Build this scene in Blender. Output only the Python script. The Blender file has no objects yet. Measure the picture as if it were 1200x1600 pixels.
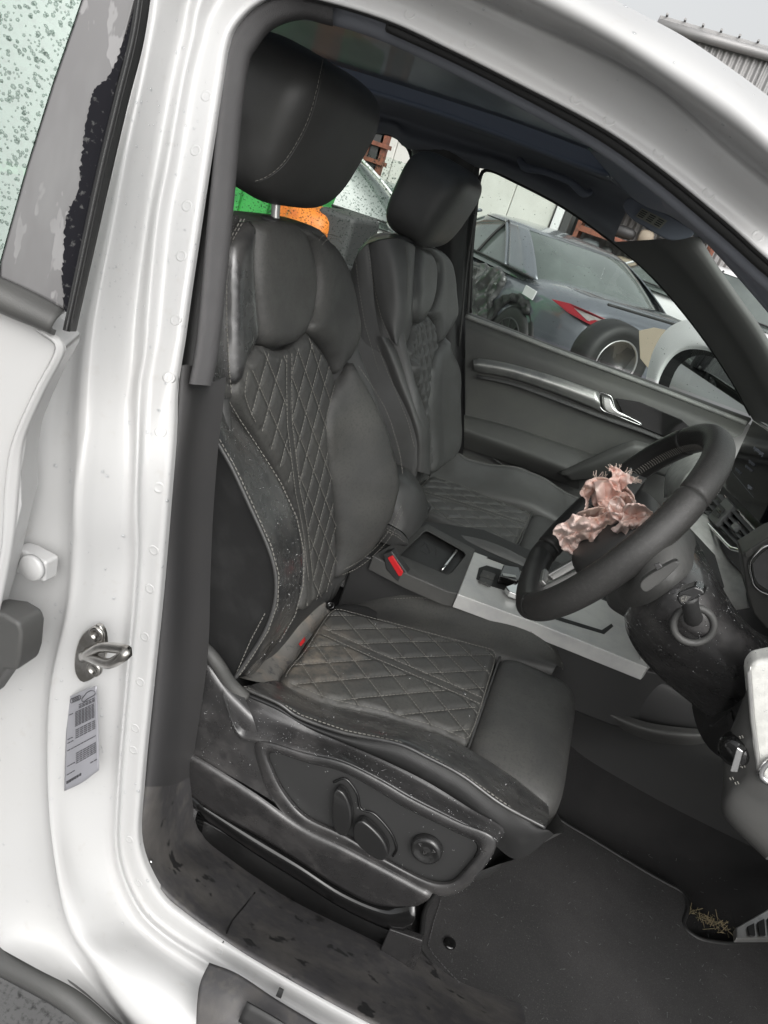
import bpy, bmesh, math, random
import numpy as np
from mathutils import Vector, Matrix
from mathutils.geometry import delaunay_2d_cdt
random.seed(7); np.random.seed(7)
sc = bpy.context.scene
col_ = sc.collection
# ---------------------------------------------------------------- camera
CR = np.array([.902, .309, .301]); CF = np.array([-.173, .899, -.403])
CF /= np.linalg.norm(CF); CR -= CF * CR.dot(CF); CR /= np.linalg.norm(CR); CD = np.cross(CF, CR)
CC = np.array([0, -.46, 1.355]); FOC = 1166.0
cd = bpy.data.cameras.new('camera'); cam = bpy.data.objects.new('camera', cd); col_.objects.link(cam)
m = Matrix(((CR[0], -CD[0], -CF[0], CC[0]), (CR[1], -CD[1], -CF[1], CC[1]), (CR[2], -CD[2], -CF[2], CC[2]), (0, 0, 0, 1)))
cam.matrix_world = m
cd.sensor_fit = 'VERTICAL'; cd.sensor_height = 36; cd.lens = 36 * FOC / 1600; cd.clip_start = .02; cd.clip_end = 400
sc.camera = cam
# ---------------------------------------------------------------- sky and sun (overcast)
w = bpy.data.worlds.new('World'); sc.world = w; w.use_nodes = True
nt = w.node_tree; bg = nt.nodes['Background']
sky = nt.nodes.new('ShaderNodeTexSky'); sky.sky_type = 'NISHITA'; sky.sun_disc = False
SUN_EL, SUN_AZ = math.radians(42), math.radians(152)
sky.sun_elevation = SUN_EL; sky.sun_rotation = SUN_AZ; sky.dust_density = 5; sky.air_density = 1.5; sky.ozone_density = 1
hs = nt.nodes.new('ShaderNodeHueSaturation'); hs.inputs['Saturation'].default_value = .10
nt.links.new(sky.outputs[0], hs.inputs['Color']); nt.links.new(hs.outputs[0], bg.inputs['Color'])
bg.inputs['Strength'].default_value = .15
sd = bpy.data.lights.new('sun', 'SUN'); sun = bpy.data.objects.new('sun', sd); col_.objects.link(sun)
sd.energy = .95; sd.angle = math.radians(80); sd.color = (1, .98, .95)
sdir = Vector((math.sin(SUN_AZ) * math.cos(SUN_EL), math.cos(SUN_AZ) * math.cos(SUN_EL), math.sin(SUN_EL)))
sun.rotation_euler = sdir.to_track_quat('Z', 'Y').to_euler()
sc.view_settings.view_transform = 'Standard'; sc.view_settings.look = 'None'
sc.view_settings.exposure = 0.35; sc.view_settings.gamma = 1
sc.cycles.max_bounces = 10; sc.cycles.transparent_max_bounces = 16; sc.cycles.use_denoising = True
sc.cycles.diffuse_bounces = 5; sc.cycles.caustics_reflective = False; sc.cycles.caustics_refractive = False

# ---------------------------------------------------------------- pixel to point on a real surface (photo pixels, 1200 x 1600)
def ray(px, py): return CR * (px - 600) / FOC + CD * (py - 800) / FOC + CF
def Yp(px, py, y): r = ray(px, py); return CC + r * ((y - CC[1]) / r[1])
def Zp(px, py, z): r = ray(px, py); return CC + r * ((z - CC[2]) / r[2])
def Xp(px, py, x): r = ray(px, py); return CC + r * ((x - CC[0]) / r[0])
def Pp(px, py, p0, n): r = ray(px, py); return CC + r * (np.dot(np.array(p0) - CC, n) / np.dot(r, n))
def tum(z): return .42 * max(0, z - 1.05)
def Sp(px, py, off):                     # the car's right side: upright below the belt line, leaning in above it
    y = off
    for _ in range(12):
        p = Yp(px, py, y); y = .5 * y + .5 * (off + tum(p[2]))
    return Yp(px, py, y)
def hit(px, py, g):                      # first crossing of a surface g(p) = 0
    r = ray(px, py); t = .5; a = g(CC + r * t); 
    while t < 2.6:
        t2 = t + .01; b = g(CC + r * t2)
        if a * b <= 0:
            lo, hi = t, t2
            for _ in range(18):
                mi = .5 * (lo + hi)
                if g(CC + r * mi) * a > 0: lo = mi
                else: hi = mi
            return CC + r * lo
        t, a = t2, b
    return CC + r * 1.2

# ---------------------------------------------------------------- materials
def lin(h):
    h = h.lstrip('#'); c = [int(h[i:i + 2], 16) / 255 for i in (0, 2, 4)]
    return tuple(((x + .055) / 1.055) ** 2.4 if x > .04045 else x / 12.92 for x in c) + (1,)
def g3(v, t=(1, 1, 1)): return (v * t[0], v * t[1], v * t[2], 1)
def mat(name, base, rough=.5, metal=0, bump=None, var=None, coat=0, spec=.5, rvar=None, sheen=0, stretch=None):
    """bump = (scale, strength), var = (scale, second colour, low, high), rvar = (scale, rough2)"""
    M = bpy.data.materials.new(name); M.use_nodes = True; t = M.node_tree; b = t.nodes['Principled BSDF']
    b.inputs['Base Color'].default_value = base; b.inputs['Roughness'].default_value = rough; b.inputs['Metallic'].default_value = metal
    b.inputs['Coat Weight'].default_value = coat; b.inputs['Coat Roughness'].default_value = .05
    b.inputs['Specular IOR Level'].default_value = spec
    if sheen: b.inputs['Sheen Weight'].default_value = sheen; b.inputs['Sheen Roughness'].default_value = .5
    tc = t.nodes.new('ShaderNodeTexCoord')
    def noise(s, det=4, ro=.6):
        n = t.nodes.new('ShaderNodeTexNoise'); n.inputs['Scale'].default_value = s; n.inputs['Detail'].default_value = det
        n.inputs['Roughness'].default_value = ro; 
        if stretch:
            mp = t.nodes.new('ShaderNodeMapping'); mp.inputs['Scale'].default_value = stretch; t.links.new(tc.outputs['Object'], mp.inputs['Vector']); t.links.new(mp.outputs[0], n.inputs['Vector'])
        else: t.links.new(tc.outputs['Object'], n.inputs['Vector'])
        return n
    def ramp(n, lo, hi):
        r = t.nodes.new('ShaderNodeMapRange'); r.inputs['From Min'].default_value = lo; r.inputs['From Max'].default_value = hi
        t.links.new(n.outputs['Fac'], r.inputs['Value']); return r
    if var:
        vs = var if isinstance(var, list) else [var]; prev = None
        for (s, c2, lo, hi) in vs:
            mx = t.nodes.new('ShaderNodeMix'); mx.data_type = 'RGBA'; r = ramp(noise(s), lo, hi)
            t.links.new(r.outputs[0], mx.inputs[0])
            if prev is None: mx.inputs[6].default_value = base
            else: t.links.new(prev, mx.inputs[6])
            mx.inputs[7].default_value = c2; prev = mx.outputs[2]
        t.links.new(prev, b.inputs['Base Color'])
    if rvar:
        r = ramp(noise(rvar[0]), .4, .6); r.inputs['To Min'].default_value = rough; r.inputs['To Max'].default_value = rvar[1]
        t.links.new(r.outputs[0], b.inputs['Roughness'])
    if bump:
        bs = bump if isinstance(bump, list) else [bump]; prev = None
        for (s, k) in bs:
            n = noise(s, 3); bn = t.nodes.new('ShaderNodeBump'); bn.inputs['Strength'].default_value = k; bn.inputs['Distance'].default_value = .001
            t.links.new(n.outputs['Fac'], bn.inputs['Height'])
            if prev: t.links.new(prev, bn.inputs['Normal'])
            prev = bn.outputs['Normal']
        t.links.new(prev, b.inputs['Normal'])
    return M
def glassmat(name, tint, refl=.5, drops=None):
    M = bpy.data.materials.new(name); M.use_nodes = True; t = M.node_tree; t.nodes.remove(t.nodes['Principled BSDF']); o = t.nodes['Material Output']
    tr = t.nodes.new('ShaderNodeBsdfTransparent'); tr.inputs[0].default_value = tint
    gl = t.nodes.new('ShaderNodeBsdfGlossy'); gl.inputs['Roughness'].default_value = .02
    fr = t.nodes.new('ShaderNodeFresnel'); fr.inputs[0].default_value = 1.5
    mx = t.nodes.new('ShaderNodeMixShader'); ge = t.nodes.new('ShaderNodeNewGeometry'); iv = t.nodes.new('ShaderNodeMath'); iv.operation = 'SUBTRACT'; iv.inputs[0].default_value = 1
    t.links.new(ge.outputs['Backfacing'], iv.inputs[1]); mu = t.nodes.new('ShaderNodeMath'); mu.operation = 'MULTIPLY'; t.links.new(fr.outputs[0], mu.inputs[0]); t.links.new(iv.outputs[0], mu.inputs[1]); t.links.new(mu.outputs[0], mx.inputs[0]); t.links.new(tr.outputs[0], mx.inputs[1]); t.links.new(gl.outputs[0], mx.inputs[2])
    t.links.new(mx.outputs[0], o.inputs[0]); return M
W = {}
W['paint'] = mat('white_paint', g3(.53, (1, 1, .995)), .36, coat=.25, var=[(3, g3(.51, (1, .99, .97)), .45, .75), (60, g3(.49, (1, .98, .95)), .62, .8)])
W['leather'] = mat('black_leather', g3(.062, (1, 1, .93)), .50, bump=[(900, .35), (60, .25)], var=[(9, g3(.062, (1, .99, .88)), .42, .7), (160, g3(.055, (1, .97, .9)), .5, .75)], rvar=(14, .62))
W['leather_dusty'] = mat('dusty_leather', g3(.062, (1, 1, .97)), .44, bump=[(900, .35), (70, .3)], var=[(8, g3(.090, (1, .99, .92)), .40, .7), (260, g3(.050), .5, .75)], rvar=(20, .56))
W['leather_seat'] = mat('dusty_cushion_leather', g3(.066, (1, 1, .96)), .44, bump=[(900, .35), (70, .3)], var=[(8, g3(.095, (1, .99, .91)), .40, .7), (260, g3(.050), .5, .75)], rvar=(20, .56))
_t = W['leather_seat'].node_tree; _b = _t.nodes['Principled BSDF']; _src = _b.inputs['Base Color'].links[0].from_socket
_tc = _t.nodes.new('ShaderNodeTexCoord'); _d = _t.nodes.new('ShaderNodeVectorMath'); _d.operation = 'DISTANCE'; _d.inputs[1].default_value = (-.235, .50, .66); _t.links.new(_tc.outputs['Object'], _d.inputs[0])
_mr = _t.nodes.new('ShaderNodeMapRange'); _mr.inputs['From Min'].default_value = .12; _mr.inputs['From Max'].default_value = .02; _t.links.new(_d.outputs['Value'], _mr.inputs['Value'])
_n = _t.nodes.new('ShaderNodeTexNoise'); _n.inputs['Scale'].default_value = 38; _n.inputs['Detail'].default_value = 6; _n.inputs['Roughness'].default_value = .7; _t.links.new(_tc.outputs['Object'], _n.inputs['Vector'])
_nr = _t.nodes.new('ShaderNodeMapRange'); _nr.inputs['From Min'].default_value = .42; _nr.inputs['From Max'].default_value = .62; _t.links.new(_n.outputs['Fac'], _nr.inputs['Value'])
_mu = _t.nodes.new('ShaderNodeMath'); _mu.operation = 'MULTIPLY'; _t.links.new(_mr.outputs[0], _mu.inputs[0]); _t.links.new(_nr.outputs[0], _mu.inputs[1])
_mx = _t.nodes.new('ShaderNodeMix'); _mx.data_type = 'RGBA'; _t.links.new(_mu.outputs[0], _mx.inputs[0]); _t.links.new(_src, _mx.inputs[6]); _mx.inputs[7].default_value = (.21, .18, .145, 1); _t.links.new(_mx.outputs[2], _b.inputs['Base Color'])
W['leather_wet'] = mat('wet_leather', g3(.026, (1, 1, 1.02)), .20, bump=[(700, .25), (40, .5)], var=[(14, g3(.060, (1, .98, .95)), .45, .6)], rvar=(24, .48), coat=1); W['leather_wet'].node_tree.nodes['Principled BSDF'].inputs['Coat Roughness'].default_value = .22
W['flankm'] = mat('black_side_leather', g3(.020), .5, bump=[(900, .3)], var=(20, g3(.032), .5, .7))
W['leather_far_lifted'] = mat('passenger_leather_lifted', g3(.088, (1, 1, .97)), .42, bump=[(900, .25)], var=(6, g3(.125), .4, .7))  # same seat leather, its colour lightened to make up for the dim far side
W['leather_clean'] = mat('soft_leather', g3(.055, (1, 1, .97)), .44, bump=[(900, .25)], var=(6, g3(.085), .4, .7))
W['stitch'] = mat('grey_thread', g3(.21, (1, .97, .88)), .8)
W['plastic'] = mat('grey_plastic', g3(.075, (1, 1, .97)), .50, bump=[(1400, .35)], var=[(7, g3(.095, (1, .99, .94)), .45, .7)], rvar=(12, .4))
W['plastic_wet'] = mat('wet_plastic', g3(.034, (1, .97, .98)), .22, bump=[(900, .35), (50, .6)], var=[(18, g3(.060, (1, .96, .95)), .5, .62), (5, g3(.022), .5, .7)], rvar=(26, .55), coat=1); W['plastic_wet'].node_tree.nodes['Principled BSDF'].inputs['Coat Roughness'].default_value = .20
W['plastic_dark'] = mat('black_plastic', g3(.034), .45, bump=[(1200, .25)])
W['gloss_black'] = mat('gloss_black', g3(.008), .12, coat=.5)
W['trim'] = mat('pillar_trim', g3(.085, (1, .98, 1.0)), .85, bump=[(1600, .8)], var=[(10, g3(.105, (1, .98, .99)), .4, .7)])
W['trimlow'] = mat('lower_pillar_trim', g3(.056, (1, .98, 1.0)), .55, bump=[(1500, .4)], var=[(6, g3(.06, (1, .97, .96)), .4, .7)])
W['sill'] = mat('dirty_sill_plastic', g3(.075, (1, .97, 1.0)), .55, bump=[(1300, .5), (80, .5)], var=[(9, g3(.15, (1, .94, .88)), .50, .72), (60, g3(.11, (1, .95, .9)), .5, .7), (24, g3(.032), .615, .635)], rvar=(18, .35))
W['lining'] = mat('roof_lining', g3(.27, (.92, .97, 1.09)), .95, bump=[(1500, .3)])
W['lining2'] = mat('roof_lining_plastic', g3(.24, (.88, .97, 1.20)), .6)
W['rubber'] = mat('black_rubber', g3(.02), .55)
W['carpet'] = mat('black_carpet', g3(.016, (1, .98, 1)), 1, bump=[(1800, 1.0), (200, .6)], var=[(4, g3(.026, (1, .96, .96)), .4, .7)])
W['matc'] = mat('charcoal_mat', g3(.030, (1, .98, .98)), 1, bump=[(1600, 1.0), (150, .5)], var=[(5, g3(.050, (1, .96, .96)), .42, .7), (420, g3(.075), .56, .75), (900, g3(.012), .52, .7)])
W['fpil'] = mat('far_pillar_fabric', g3(.15, (1, 1, .98)), .8, bump=[(1500, .3)])
W['lip'] = mat('dusty_window_lip', g3(.34, (1, 1.01, .96)), .5, var=(20, g3(.26), .45, .65))
W['doorp'] = mat('door_plastic', g3(.088, (1, 1.0, .97)), .50, bump=[(1400, .3)], var=(6, g3(.105, (1, 1, .93)), .45, .7))
W['chrome'] = mat('chrome', g3(.75), .12, 1)
W['satin'] = mat('satin_silver', g3(.55, (1, 1, .97)), .33, .85, var=(30, g3(.42), .5, .7))
W['steel'] = mat('striker_steel', g3(.52, (1, .97, .92)), .24, 1, var=(40, g3(.36, (1, .95, .88)), .45, .6))
W['ventg'] = mat('vent_plastic', g3(.16), .45)
W['brushed'] = mat('pale_dash_inlay', g3(.72, (1, 1, .95)), .42, 0, bump=[(700, .5)], var=(50, g3(.62, (1, 1, .95)), .45, .6))
W['glass'] = glassmat('side_glass', (.93, .965, .945, 1))
W['glass_dark'] = glassmat('tinted_glass', (.45, .56, .52, 1))
M = glassmat('wet_tinted_glass', (.50, .62, .56, 1)); _t = M.node_tree; _m = [n for n in _t.nodes if n.type == 'MIX_SHADER'][0]
_f = [n for n in _t.nodes if n.type == 'FRESNEL'][0]; _a = _t.nodes.new('ShaderNodeMath'); _a.operation = 'ADD'; _a.inputs[1].default_value = .42; _t.links.new(_f.outputs[0], _a.inputs[0]); _t.links.new(_a.outputs[0], _m.inputs[0])
_g = [n for n in _t.nodes if n.type == 'BSDF_GLOSSY'][0]; _g.inputs[0].default_value = (.42, .47, .445, 1); _g.inputs['Roughness'].default_value = .22
W['glass_wet'] = M
W['mirror'] = mat('mirror_glass', g3(.75), .02, 1)
W['red'] = mat('red_plastic', (.62, .025, .03, 1), .35)
W['screen'] = mat('screen_glass', g3(.006, (.9, 1, 1.3)), .09, coat=.4)
W['water'] = None
M = bpy.data.materials.new('water'); M.use_nodes = True; b = M.node_tree.nodes['Principled BSDF']
bpy.data.materials.remove(M)
W['water'] = glassmat('water', (.93, .94, .95, 1)); W['water_on_glass'] = glassmat('water_on_glass', (.74, .77, .755, 1))
_t = W['water'].node_tree; _m = [n for n in _t.nodes if n.type == 'MIX_SHADER'][0]; _a = _t.nodes.new('ShaderNodeMath'); _a.operation = 'ADD'; _a.inputs[1].default_value = .10; _t.links.new(_m.inputs[0].links[0].from_socket, _a.inputs[0]); _t.links.new(_a.outputs[0], _m.inputs[0])
W['roofglass'] = glassmat('tinted_roof_glass', (.03, .036, .042, 1)); [setattr(n.inputs['Roughness'], 'default_value', .35) for n in W['roofglass'].node_tree.nodes if n.type == 'BSDF_GLOSSY']

# ---------------------------------------------------------------- mesh helpers
def mesh(name, V, F, m_, parent=None, smooth=True):
    me = bpy.data.meshes.new(name); me.from_pydata([tuple(map(float, v)) for v in V], [], F); me.update()
    if smooth: me.polygons.foreach_set('use_smooth', [True] * len(me.polygons))
    me.materials.append(W[m_] if isinstance(m_, str) else m_)
    o = bpy.data.objects.new(name, me); col_.objects.link(o)
    if parent is not None: o.parent = parent; o.matrix_parent_inverse = Matrix.Translation(-Vector(parent.location))
    return o
def thing(name, label, cat, loc=(0, 0, 0), group=None, kind=None):
    o = bpy.data.objects.new(name, None); col_.objects.link(o); o.location = loc; o.empty_display_size = .05
    o['label'] = label; o['category'] = cat
    if group: o['group'] = group
    if kind: o['kind'] = kind
    return o
def tag(o, label, cat, group=None, kind=None):
    o['label'] = label; o['category'] = cat
    if group: o['group'] = group
    if kind: o['kind'] = kind
    return o
def stuff(o): o['kind'] = 'stuff'; return o
def cr(P, n, closed=False):
    """Catmull-Rom through P, n samples evenly spaced in chord length"""
    P = np.array(P, float)
    if closed: Q = np.vstack([P[-1], P, P[0], P[1]])
    else: Q = np.vstack([2 * P[0] - P[1], P, 2 * P[-1] - P[-2]])
    k = len(Q) - 3; t = np.linspace(0, 1, 17)[:-1][:, None]; out = []
    for i in range(k):
        a, b, c, d = Q[i:i + 4]
        out.append(.5 * ((2 * b) + (c - a) * t + (2 * a - 5 * b + 4 * c - d) * t * t + (3 * b - a - 3 * c + d) * t ** 3))
    out = np.vstack(out + [Q[-2][None]])
    L = np.r_[0, np.cumsum(np.linalg.norm(np.diff(out, axis=0), axis=1))]
    s = np.linspace(0, L[-1], n + 1 if closed else n)
    R_ = np.stack([np.interp(s, L, out[:, j]) for j in range(P.shape[1])], 1)
    return R_[:-1] if closed else R_
def crk(P, seg):
    """Catmull-Rom keeping each control span at `seg` samples"""
    P = np.array(P, float); Q = np.vstack([2 * P[0] - P[1], P, 2 * P[-1] - P[-2]])
    t = np.linspace(0, 1, seg + 1)[:-1][:, None]; out = []
    for i in range(len(Q) - 3):
        a, b, c, d = Q[i:i + 4]
        out.append(.5 * ((2 * b) + (c - a) * t + (2 * a - 5 * b + 4 * c - d) * t * t + (3 * b - a - 3 * c + d) * t ** 3))
    return np.vstack(out + [Q[-2][None]])
def gridfaces(nr, nc, cr_=False, cc=False):
    F = []
    for i in range(nr if cr_ else nr - 1):
        for j in range(nc if cc else nc - 1):
            F.append((i * nc + j, i * nc + (j + 1) % nc, ((i + 1) % nr) * nc + (j + 1) % nc, ((i + 1) % nr) * nc + j))
    return F
def patch(name, rows, m_, parent=None, seg=(6, 6), thick=0, off=-1, smooth=True):
    """smooth sheet through a grid of control points (rows of equal length)"""
    A = np.array(rows, float)
    B = np.stack([crk(A[i], seg[1]) for i in range(len(A))]); Cc = np.stack([crk(B[:, j], seg[0]) for j in range(B.shape[1])], 1)
    nr, nc = Cc.shape[:2]
    o = mesh(name, Cc.reshape(-1, 3), gridfaces(nr, nc), m_, parent, smooth)
    if thick:
        md = o.modifiers.new('thickness', 'SOLIDIFY'); md.thickness = thick; md.offset = off
    return o
def tube(name, pts, r, m_, parent=None, n=10, res=40, closed=False, flat=1.0, cap=True):
    P = cr(pts, res, closed); N = len(P); rr = np.interp(np.linspace(0, 1, N), np.linspace(0, 1, len(r)), r) if hasattr(r, '__len__') else np.full(N, r)
    V = []; up = None
    for i in range(N):
        a = P[(i - 1) % N] if (closed or i) else P[0]; b = P[(i + 1) % N] if (closed or i < N - 1) else P[-1]
        t = b - a; t /= np.linalg.norm(t) + 1e-12
        if up is None: up = np.array([0, 0, 1.]) if abs(t[2]) < .9 else np.array([1., 0, 0])
        s = np.cross(t, up); s /= np.linalg.norm(s) + 1e-12; up = np.cross(s, t)
        for k in range(n):
            an = 2 * math.pi * k / n; V.append(P[i] + rr[i] * (math.cos(an) * s + flat * math.sin(an) * up))
    F = gridfaces(N, n, closed, True)
    if not closed and cap: F += [tuple(range(n - 1, -1, -1)), tuple((N - 1) * n + k for k in range(n))]
    return mesh(name, V, F, m_, parent)
def prism(name, outline, vec, m_, parent=None, bevel=0, smooth=False, seg=2):
    n = len(outline); O = np.array(outline, float); v = np.array(vec, float)
    V = list(O) + list(O + v); F = [tuple(range(n)), tuple(range(2 * n - 1, n - 1, -1))] + [(i, i + n, (i + 1) % n + n, (i + 1) % n) for i in range(n)]
    o = mesh(name, V, F, m_, parent, smooth)
    bm = bmesh.new(); bm.from_mesh(o.data); bmesh.ops.recalc_face_normals(bm, faces=bm.faces); bm.to_mesh(o.data); bm.free()
    if bevel: bev(o, bevel, seg)
    return o
def bev(o, wd, seg=2, ang=30):
    md = o.modifiers.new('bevel', 'BEVEL'); md.width = wd; md.segments = seg; md.limit_method = 'ANGLE'; md.angle_limit = math.radians(ang)
    o.data.polygons.foreach_set('use_smooth', [True] * len(o.data.polygons)); md.harden_normals = True
    return o
def box(name, c, size, m_, parent=None, bevel=.004, R_=None, seg=2):
    """R_: 3 axes (rows) of the box; default world axes"""
    R_ = np.eye(3) if R_ is None else np.array(R_, float); h = np.array(size) / 2; c = np.array(c, float); V = []
    for sx in (-1, 1):
        for sy in (-1, 1):
            for sz in (-1, 1): V.append(c + (np.array([sx, sy, sz]) * h) @ R_)
    F = [(0, 1, 3, 2), (4, 6, 7, 5), (0, 4, 5, 1), (2, 3, 7, 6), (0, 2, 6, 4), (1, 5, 7, 3)]
    o = mesh(name, V, F, m_, parent, False)
    if bevel: bev(o, bevel, seg)
    return o
def frame(x, z):
    """orthonormal axes with first axis along x and third near z"""
    x = np.array(x, float); x /= np.linalg.norm(x); y = np.cross(z, x); y /= np.linalg.norm(y); return np.array([x, y, np.cross(x, y)])
def lathe(name, prof, c, axes, m_, parent=None, n=28, smooth=True):
    """prof: (radius, height along axes[2])"""
    V = []; c = np.array(c, float); A = np.array(axes)
    for (r, h) in prof:
        for k in range(n):
            a = 2 * math.pi * k / n; V.append(c + r * math.cos(a) * A[0] + r * math.sin(a) * A[1] + h * A[2])
    F = gridfaces(len(prof), n, False, True)
    F += [tuple(range(n - 1, -1, -1)), tuple((len(prof) - 1) * n + k for k in range(n))]
    return mesh(name, V, F, m_, parent, smooth)
def blob(name, c, size, m_, parent=None, R_=None, p=(2.6, 2.6, 2.6), nu=36, nv=22, fn=None):
    """rounded body (superellipsoid), optional deformation fn(unit xyz)->xyz"""
    R_ = np.eye(3) if R_ is None else np.array(R_, float); V = []; h = np.array(size) / 2
    def sp(x, e): return math.copysign(abs(x) ** (2 / e), x)
    for i in range(nv + 1):
        ph = -math.pi / 2 + math.pi * i / nv
        for j in range(nu):
            th = 2 * math.pi * j / nu
            q = np.array([sp(math.cos(ph), p[2]) * sp(math.cos(th), p[0]), sp(math.cos(ph), p[2]) * sp(math.sin(th), p[1]), sp(math.sin(ph), p[2])])
            if fn: q = fn(q)
            V.append(np.array(c) + (q * h) @ R_)
    return mesh(name, V, gridfaces(nv + 1, nu, False, True), m_, parent)
def join_bars(name, segs, r, m_, parent=None):
    """many short 4-sided bars joined in one mesh: seam stitches"""
    V = []; F = []
    for a, b, nrm in segs:
        t = b - a; L = np.linalg.norm(t)
        if L < 1e-6: continue
        t /= L; s = np.cross(t, nrm); s /= np.linalg.norm(s) + 1e-9; u = np.cross(s, t); k = len(V)
        for q in (a, b):
            for (x, y) in ((-1, 0), (0, 1), (1, 0), (0, -1)): V.append(q + r * (x * s + y * u * .8))
        F += [(k, k + 1, k + 5, k + 4), (k + 1, k + 2, k + 6, k + 5), (k + 2, k + 3, k + 7, k + 6), (k + 3, k, k + 4, k + 7), (k, k + 3, k + 2, k + 1), (k + 4, k + 5, k + 6, k + 7)]
    return stuff(mesh(name, V, F, m_, parent, False))
def stitches(P, nrm, pitch=.0062, fill=.66, lift=.0006):
    """dashes along a 3-D polyline; nrm a vector or function of point"""
    P = np.array(P, float); L = np.r_[0, np.cumsum(np.linalg.norm(np.diff(P, axis=0), axis=1))]; out = []
    n = int(L[-1] / pitch)
    for i in range(n):
        s = i * pitch; q = [np.array([np.interp(v, L, P[:, j]) for j in range(3)]) for v in (s, s + pitch * fill)]
        nn = nrm(q[0]) if callable(nrm) else np.array(nrm, float); out.append((q[0] + nn * lift, q[1] + nn * lift, nn))
    return out
def inside(U, P):
    x, y = U[:, 0][:, None], U[:, 1][:, None]; x1, y1 = P[:, 0], P[:, 1]; x2, y2 = np.roll(x1, -1), np.roll(y1, -1)
    c = ((y1 > y) != (y2 > y)) & (x < (x2 - x1) * (y - y1) / (y2 - y1 + 1e-15) + x1); return c.sum(1) % 2 == 1
def pdist(U, P):
    A = P; B = np.roll(P, -1, axis=0); d = B - A; L2 = (d ** 2).sum(1) + 1e-15
    t = np.clip(((U[:, None] - A) * d).sum(2) / L2, 0, 1); q = A + t[..., None] * d
    return np.sqrt(((U[:, None] - q) ** 2).sum(2)).min(1)
def panel(name, outline, S, m_, parent, res=.006, puff=.008, ew=.02, hfun=None, skirt=.02, smooth_outline=True, flip=False):
    """padded panel: outline in the surface's own (u, v); S(u, v) -> point, N(u, v) numerical"""
    O = np.array(outline, float)
    if smooth_outline:
        per = np.linalg.norm(np.roll(O, -1, 0) - O, axis=1).sum(); O = cr(O, max(12, int(per / res)), True)
    lo, hi = O.min(0), O.max(0); gx = np.arange(lo[0], hi[0], res); gy = np.arange(lo[1], hi[1], res * .87)
    G = np.array([(x + (res / 2 if j % 2 else 0), y) for j, y in enumerate(gy) for x in gx])
    G = G[inside(G, O)]
    if len(G): G = G[pdist(G, O) > res * .55]
    U = np.vstack([O, G]) if len(G) else O; n = len(O)
    r = delaunay_2d_cdt([Vector(u) for u in U], [(i, (i + 1) % n) for i in range(n)], [], 1, 1e-7)
    U = np.array([tuple(v) for v in r[0]]); F = [tuple(f) for f in r[2]]
    d = pdist(U, O); hgt = puff * np.sqrt(np.clip(1 - (1 - np.clip(d / ew, 0, 1)) ** 2, 0, 1))
    if hfun is not None: hgt = hgt + hfun(U[:, 0], U[:, 1], d)
    V = []
    e = 1e-4
    for (u, v), h in zip(U, hgt):
        p = S(u, v); nrm = np.cross(S(u + e, v) - p, S(u, v + e) - p); nrm /= np.linalg.norm(nrm)
        if flip: nrm = -nrm
        V.append(p + nrm * h)
    # skirt round the rim
    cnt = {}
    for f in F:
        for a, b in zip(f, f[1:] + f[:1]): cnt[(a, b)] = 1
    k0 = len(V); rim = {}
    if skirt:
        for (a, b) in list(cnt):
            if (b, a) not in cnt:
                for q in (a, b):
                    if q not in rim:
                        u, v = U[q]; p = S(u, v); nrm = np.cross(S(u + e, v) - p, S(u, v + e) - p); nrm /= np.linalg.norm(nrm)
                        if flip: nrm = -nrm
                        rim[q] = len(V); V.append(V[q] - nrm * skirt)
                F.append((b, a, rim[a], rim[b]))
    return mesh(name, V, F, m_, parent)
def nrmS(S, u, v, flip=False):
    e = 1e-4; p = S(u, v); n = np.cross(S(u + e, v) - p, S(u, v + e) - p); n /= np.linalg.norm(n); return -n if flip else n
from mathutils.bvhtree import BVHTree
def onmesh(o, pxs, lift=0, n=30, nearest=False):
    """points on an object's own mesh under a photo pixel path"""
    t = BVHTree.FromPolygons([v.co for v in o.data.vertices], [tuple(p.vertices) for p in o.data.polygons]); out = []; nn = []
    for p in cr(pxs, n):
        d_ = Vector(ray(*p)).normalized(); h = t.ray_cast(Vector(CC), d_)
        if h[0] is None: continue
        q = np.array(h[0][:]); m_ = np.array(h[1][:])
        if np.dot(m_, np.array(d_[:])) > 0: m_ = -m_
        out.append(q + m_ * lift); nn.append(m_)
    return np.array(out), nn
def st_on(o, pxs, pitch=.0062, lift=.0006, n=30):
    P, nn = onmesh(o, pxs, lift, n)
    return stitches(P, lambda q: nn[int(np.argmin(((P - q) ** 2).sum(1)))], pitch) if len(P) > 2 else []
DROPS = []
def drops(o, n, rmin=.0008, rmax=.0028, cond=None, flat=.5, seed=1):
    """collect positions for water drops on the faces of o"""
    rs = np.random.RandomState(seed); me = o.data; me.calc_loop_triangles(); ps = me.loop_triangles
    A = np.array([p.area for p in ps]); Cn = np.array([p.center[:] for p in ps]); Nn = np.array([p.normal[:] for p in ps])
    k = np.ones(len(A), bool)
    if cond is not None: k = np.array([bool(cond(c, q)) for c, q in zip(Cn, Nn)])
    if not k.any(): return
    A = A * k; idx = rs.choice(len(A), n, p=A / A.sum())
    for i in idx:
        p = ps[i]; vs = [np.array(me.vertices[v].co[:]) for v in p.vertices]; wts = rs.dirichlet(np.ones(len(vs)))
        c = sum(a * b for a, b in zip(wts, vs)); nn = Nn[i]
        if np.dot(nn, CC - c) < 0: nn = -nn
        DROPS.append((c, nn, rmin + (rmax - rmin) * rs.rand() ** 3, flat))
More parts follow.
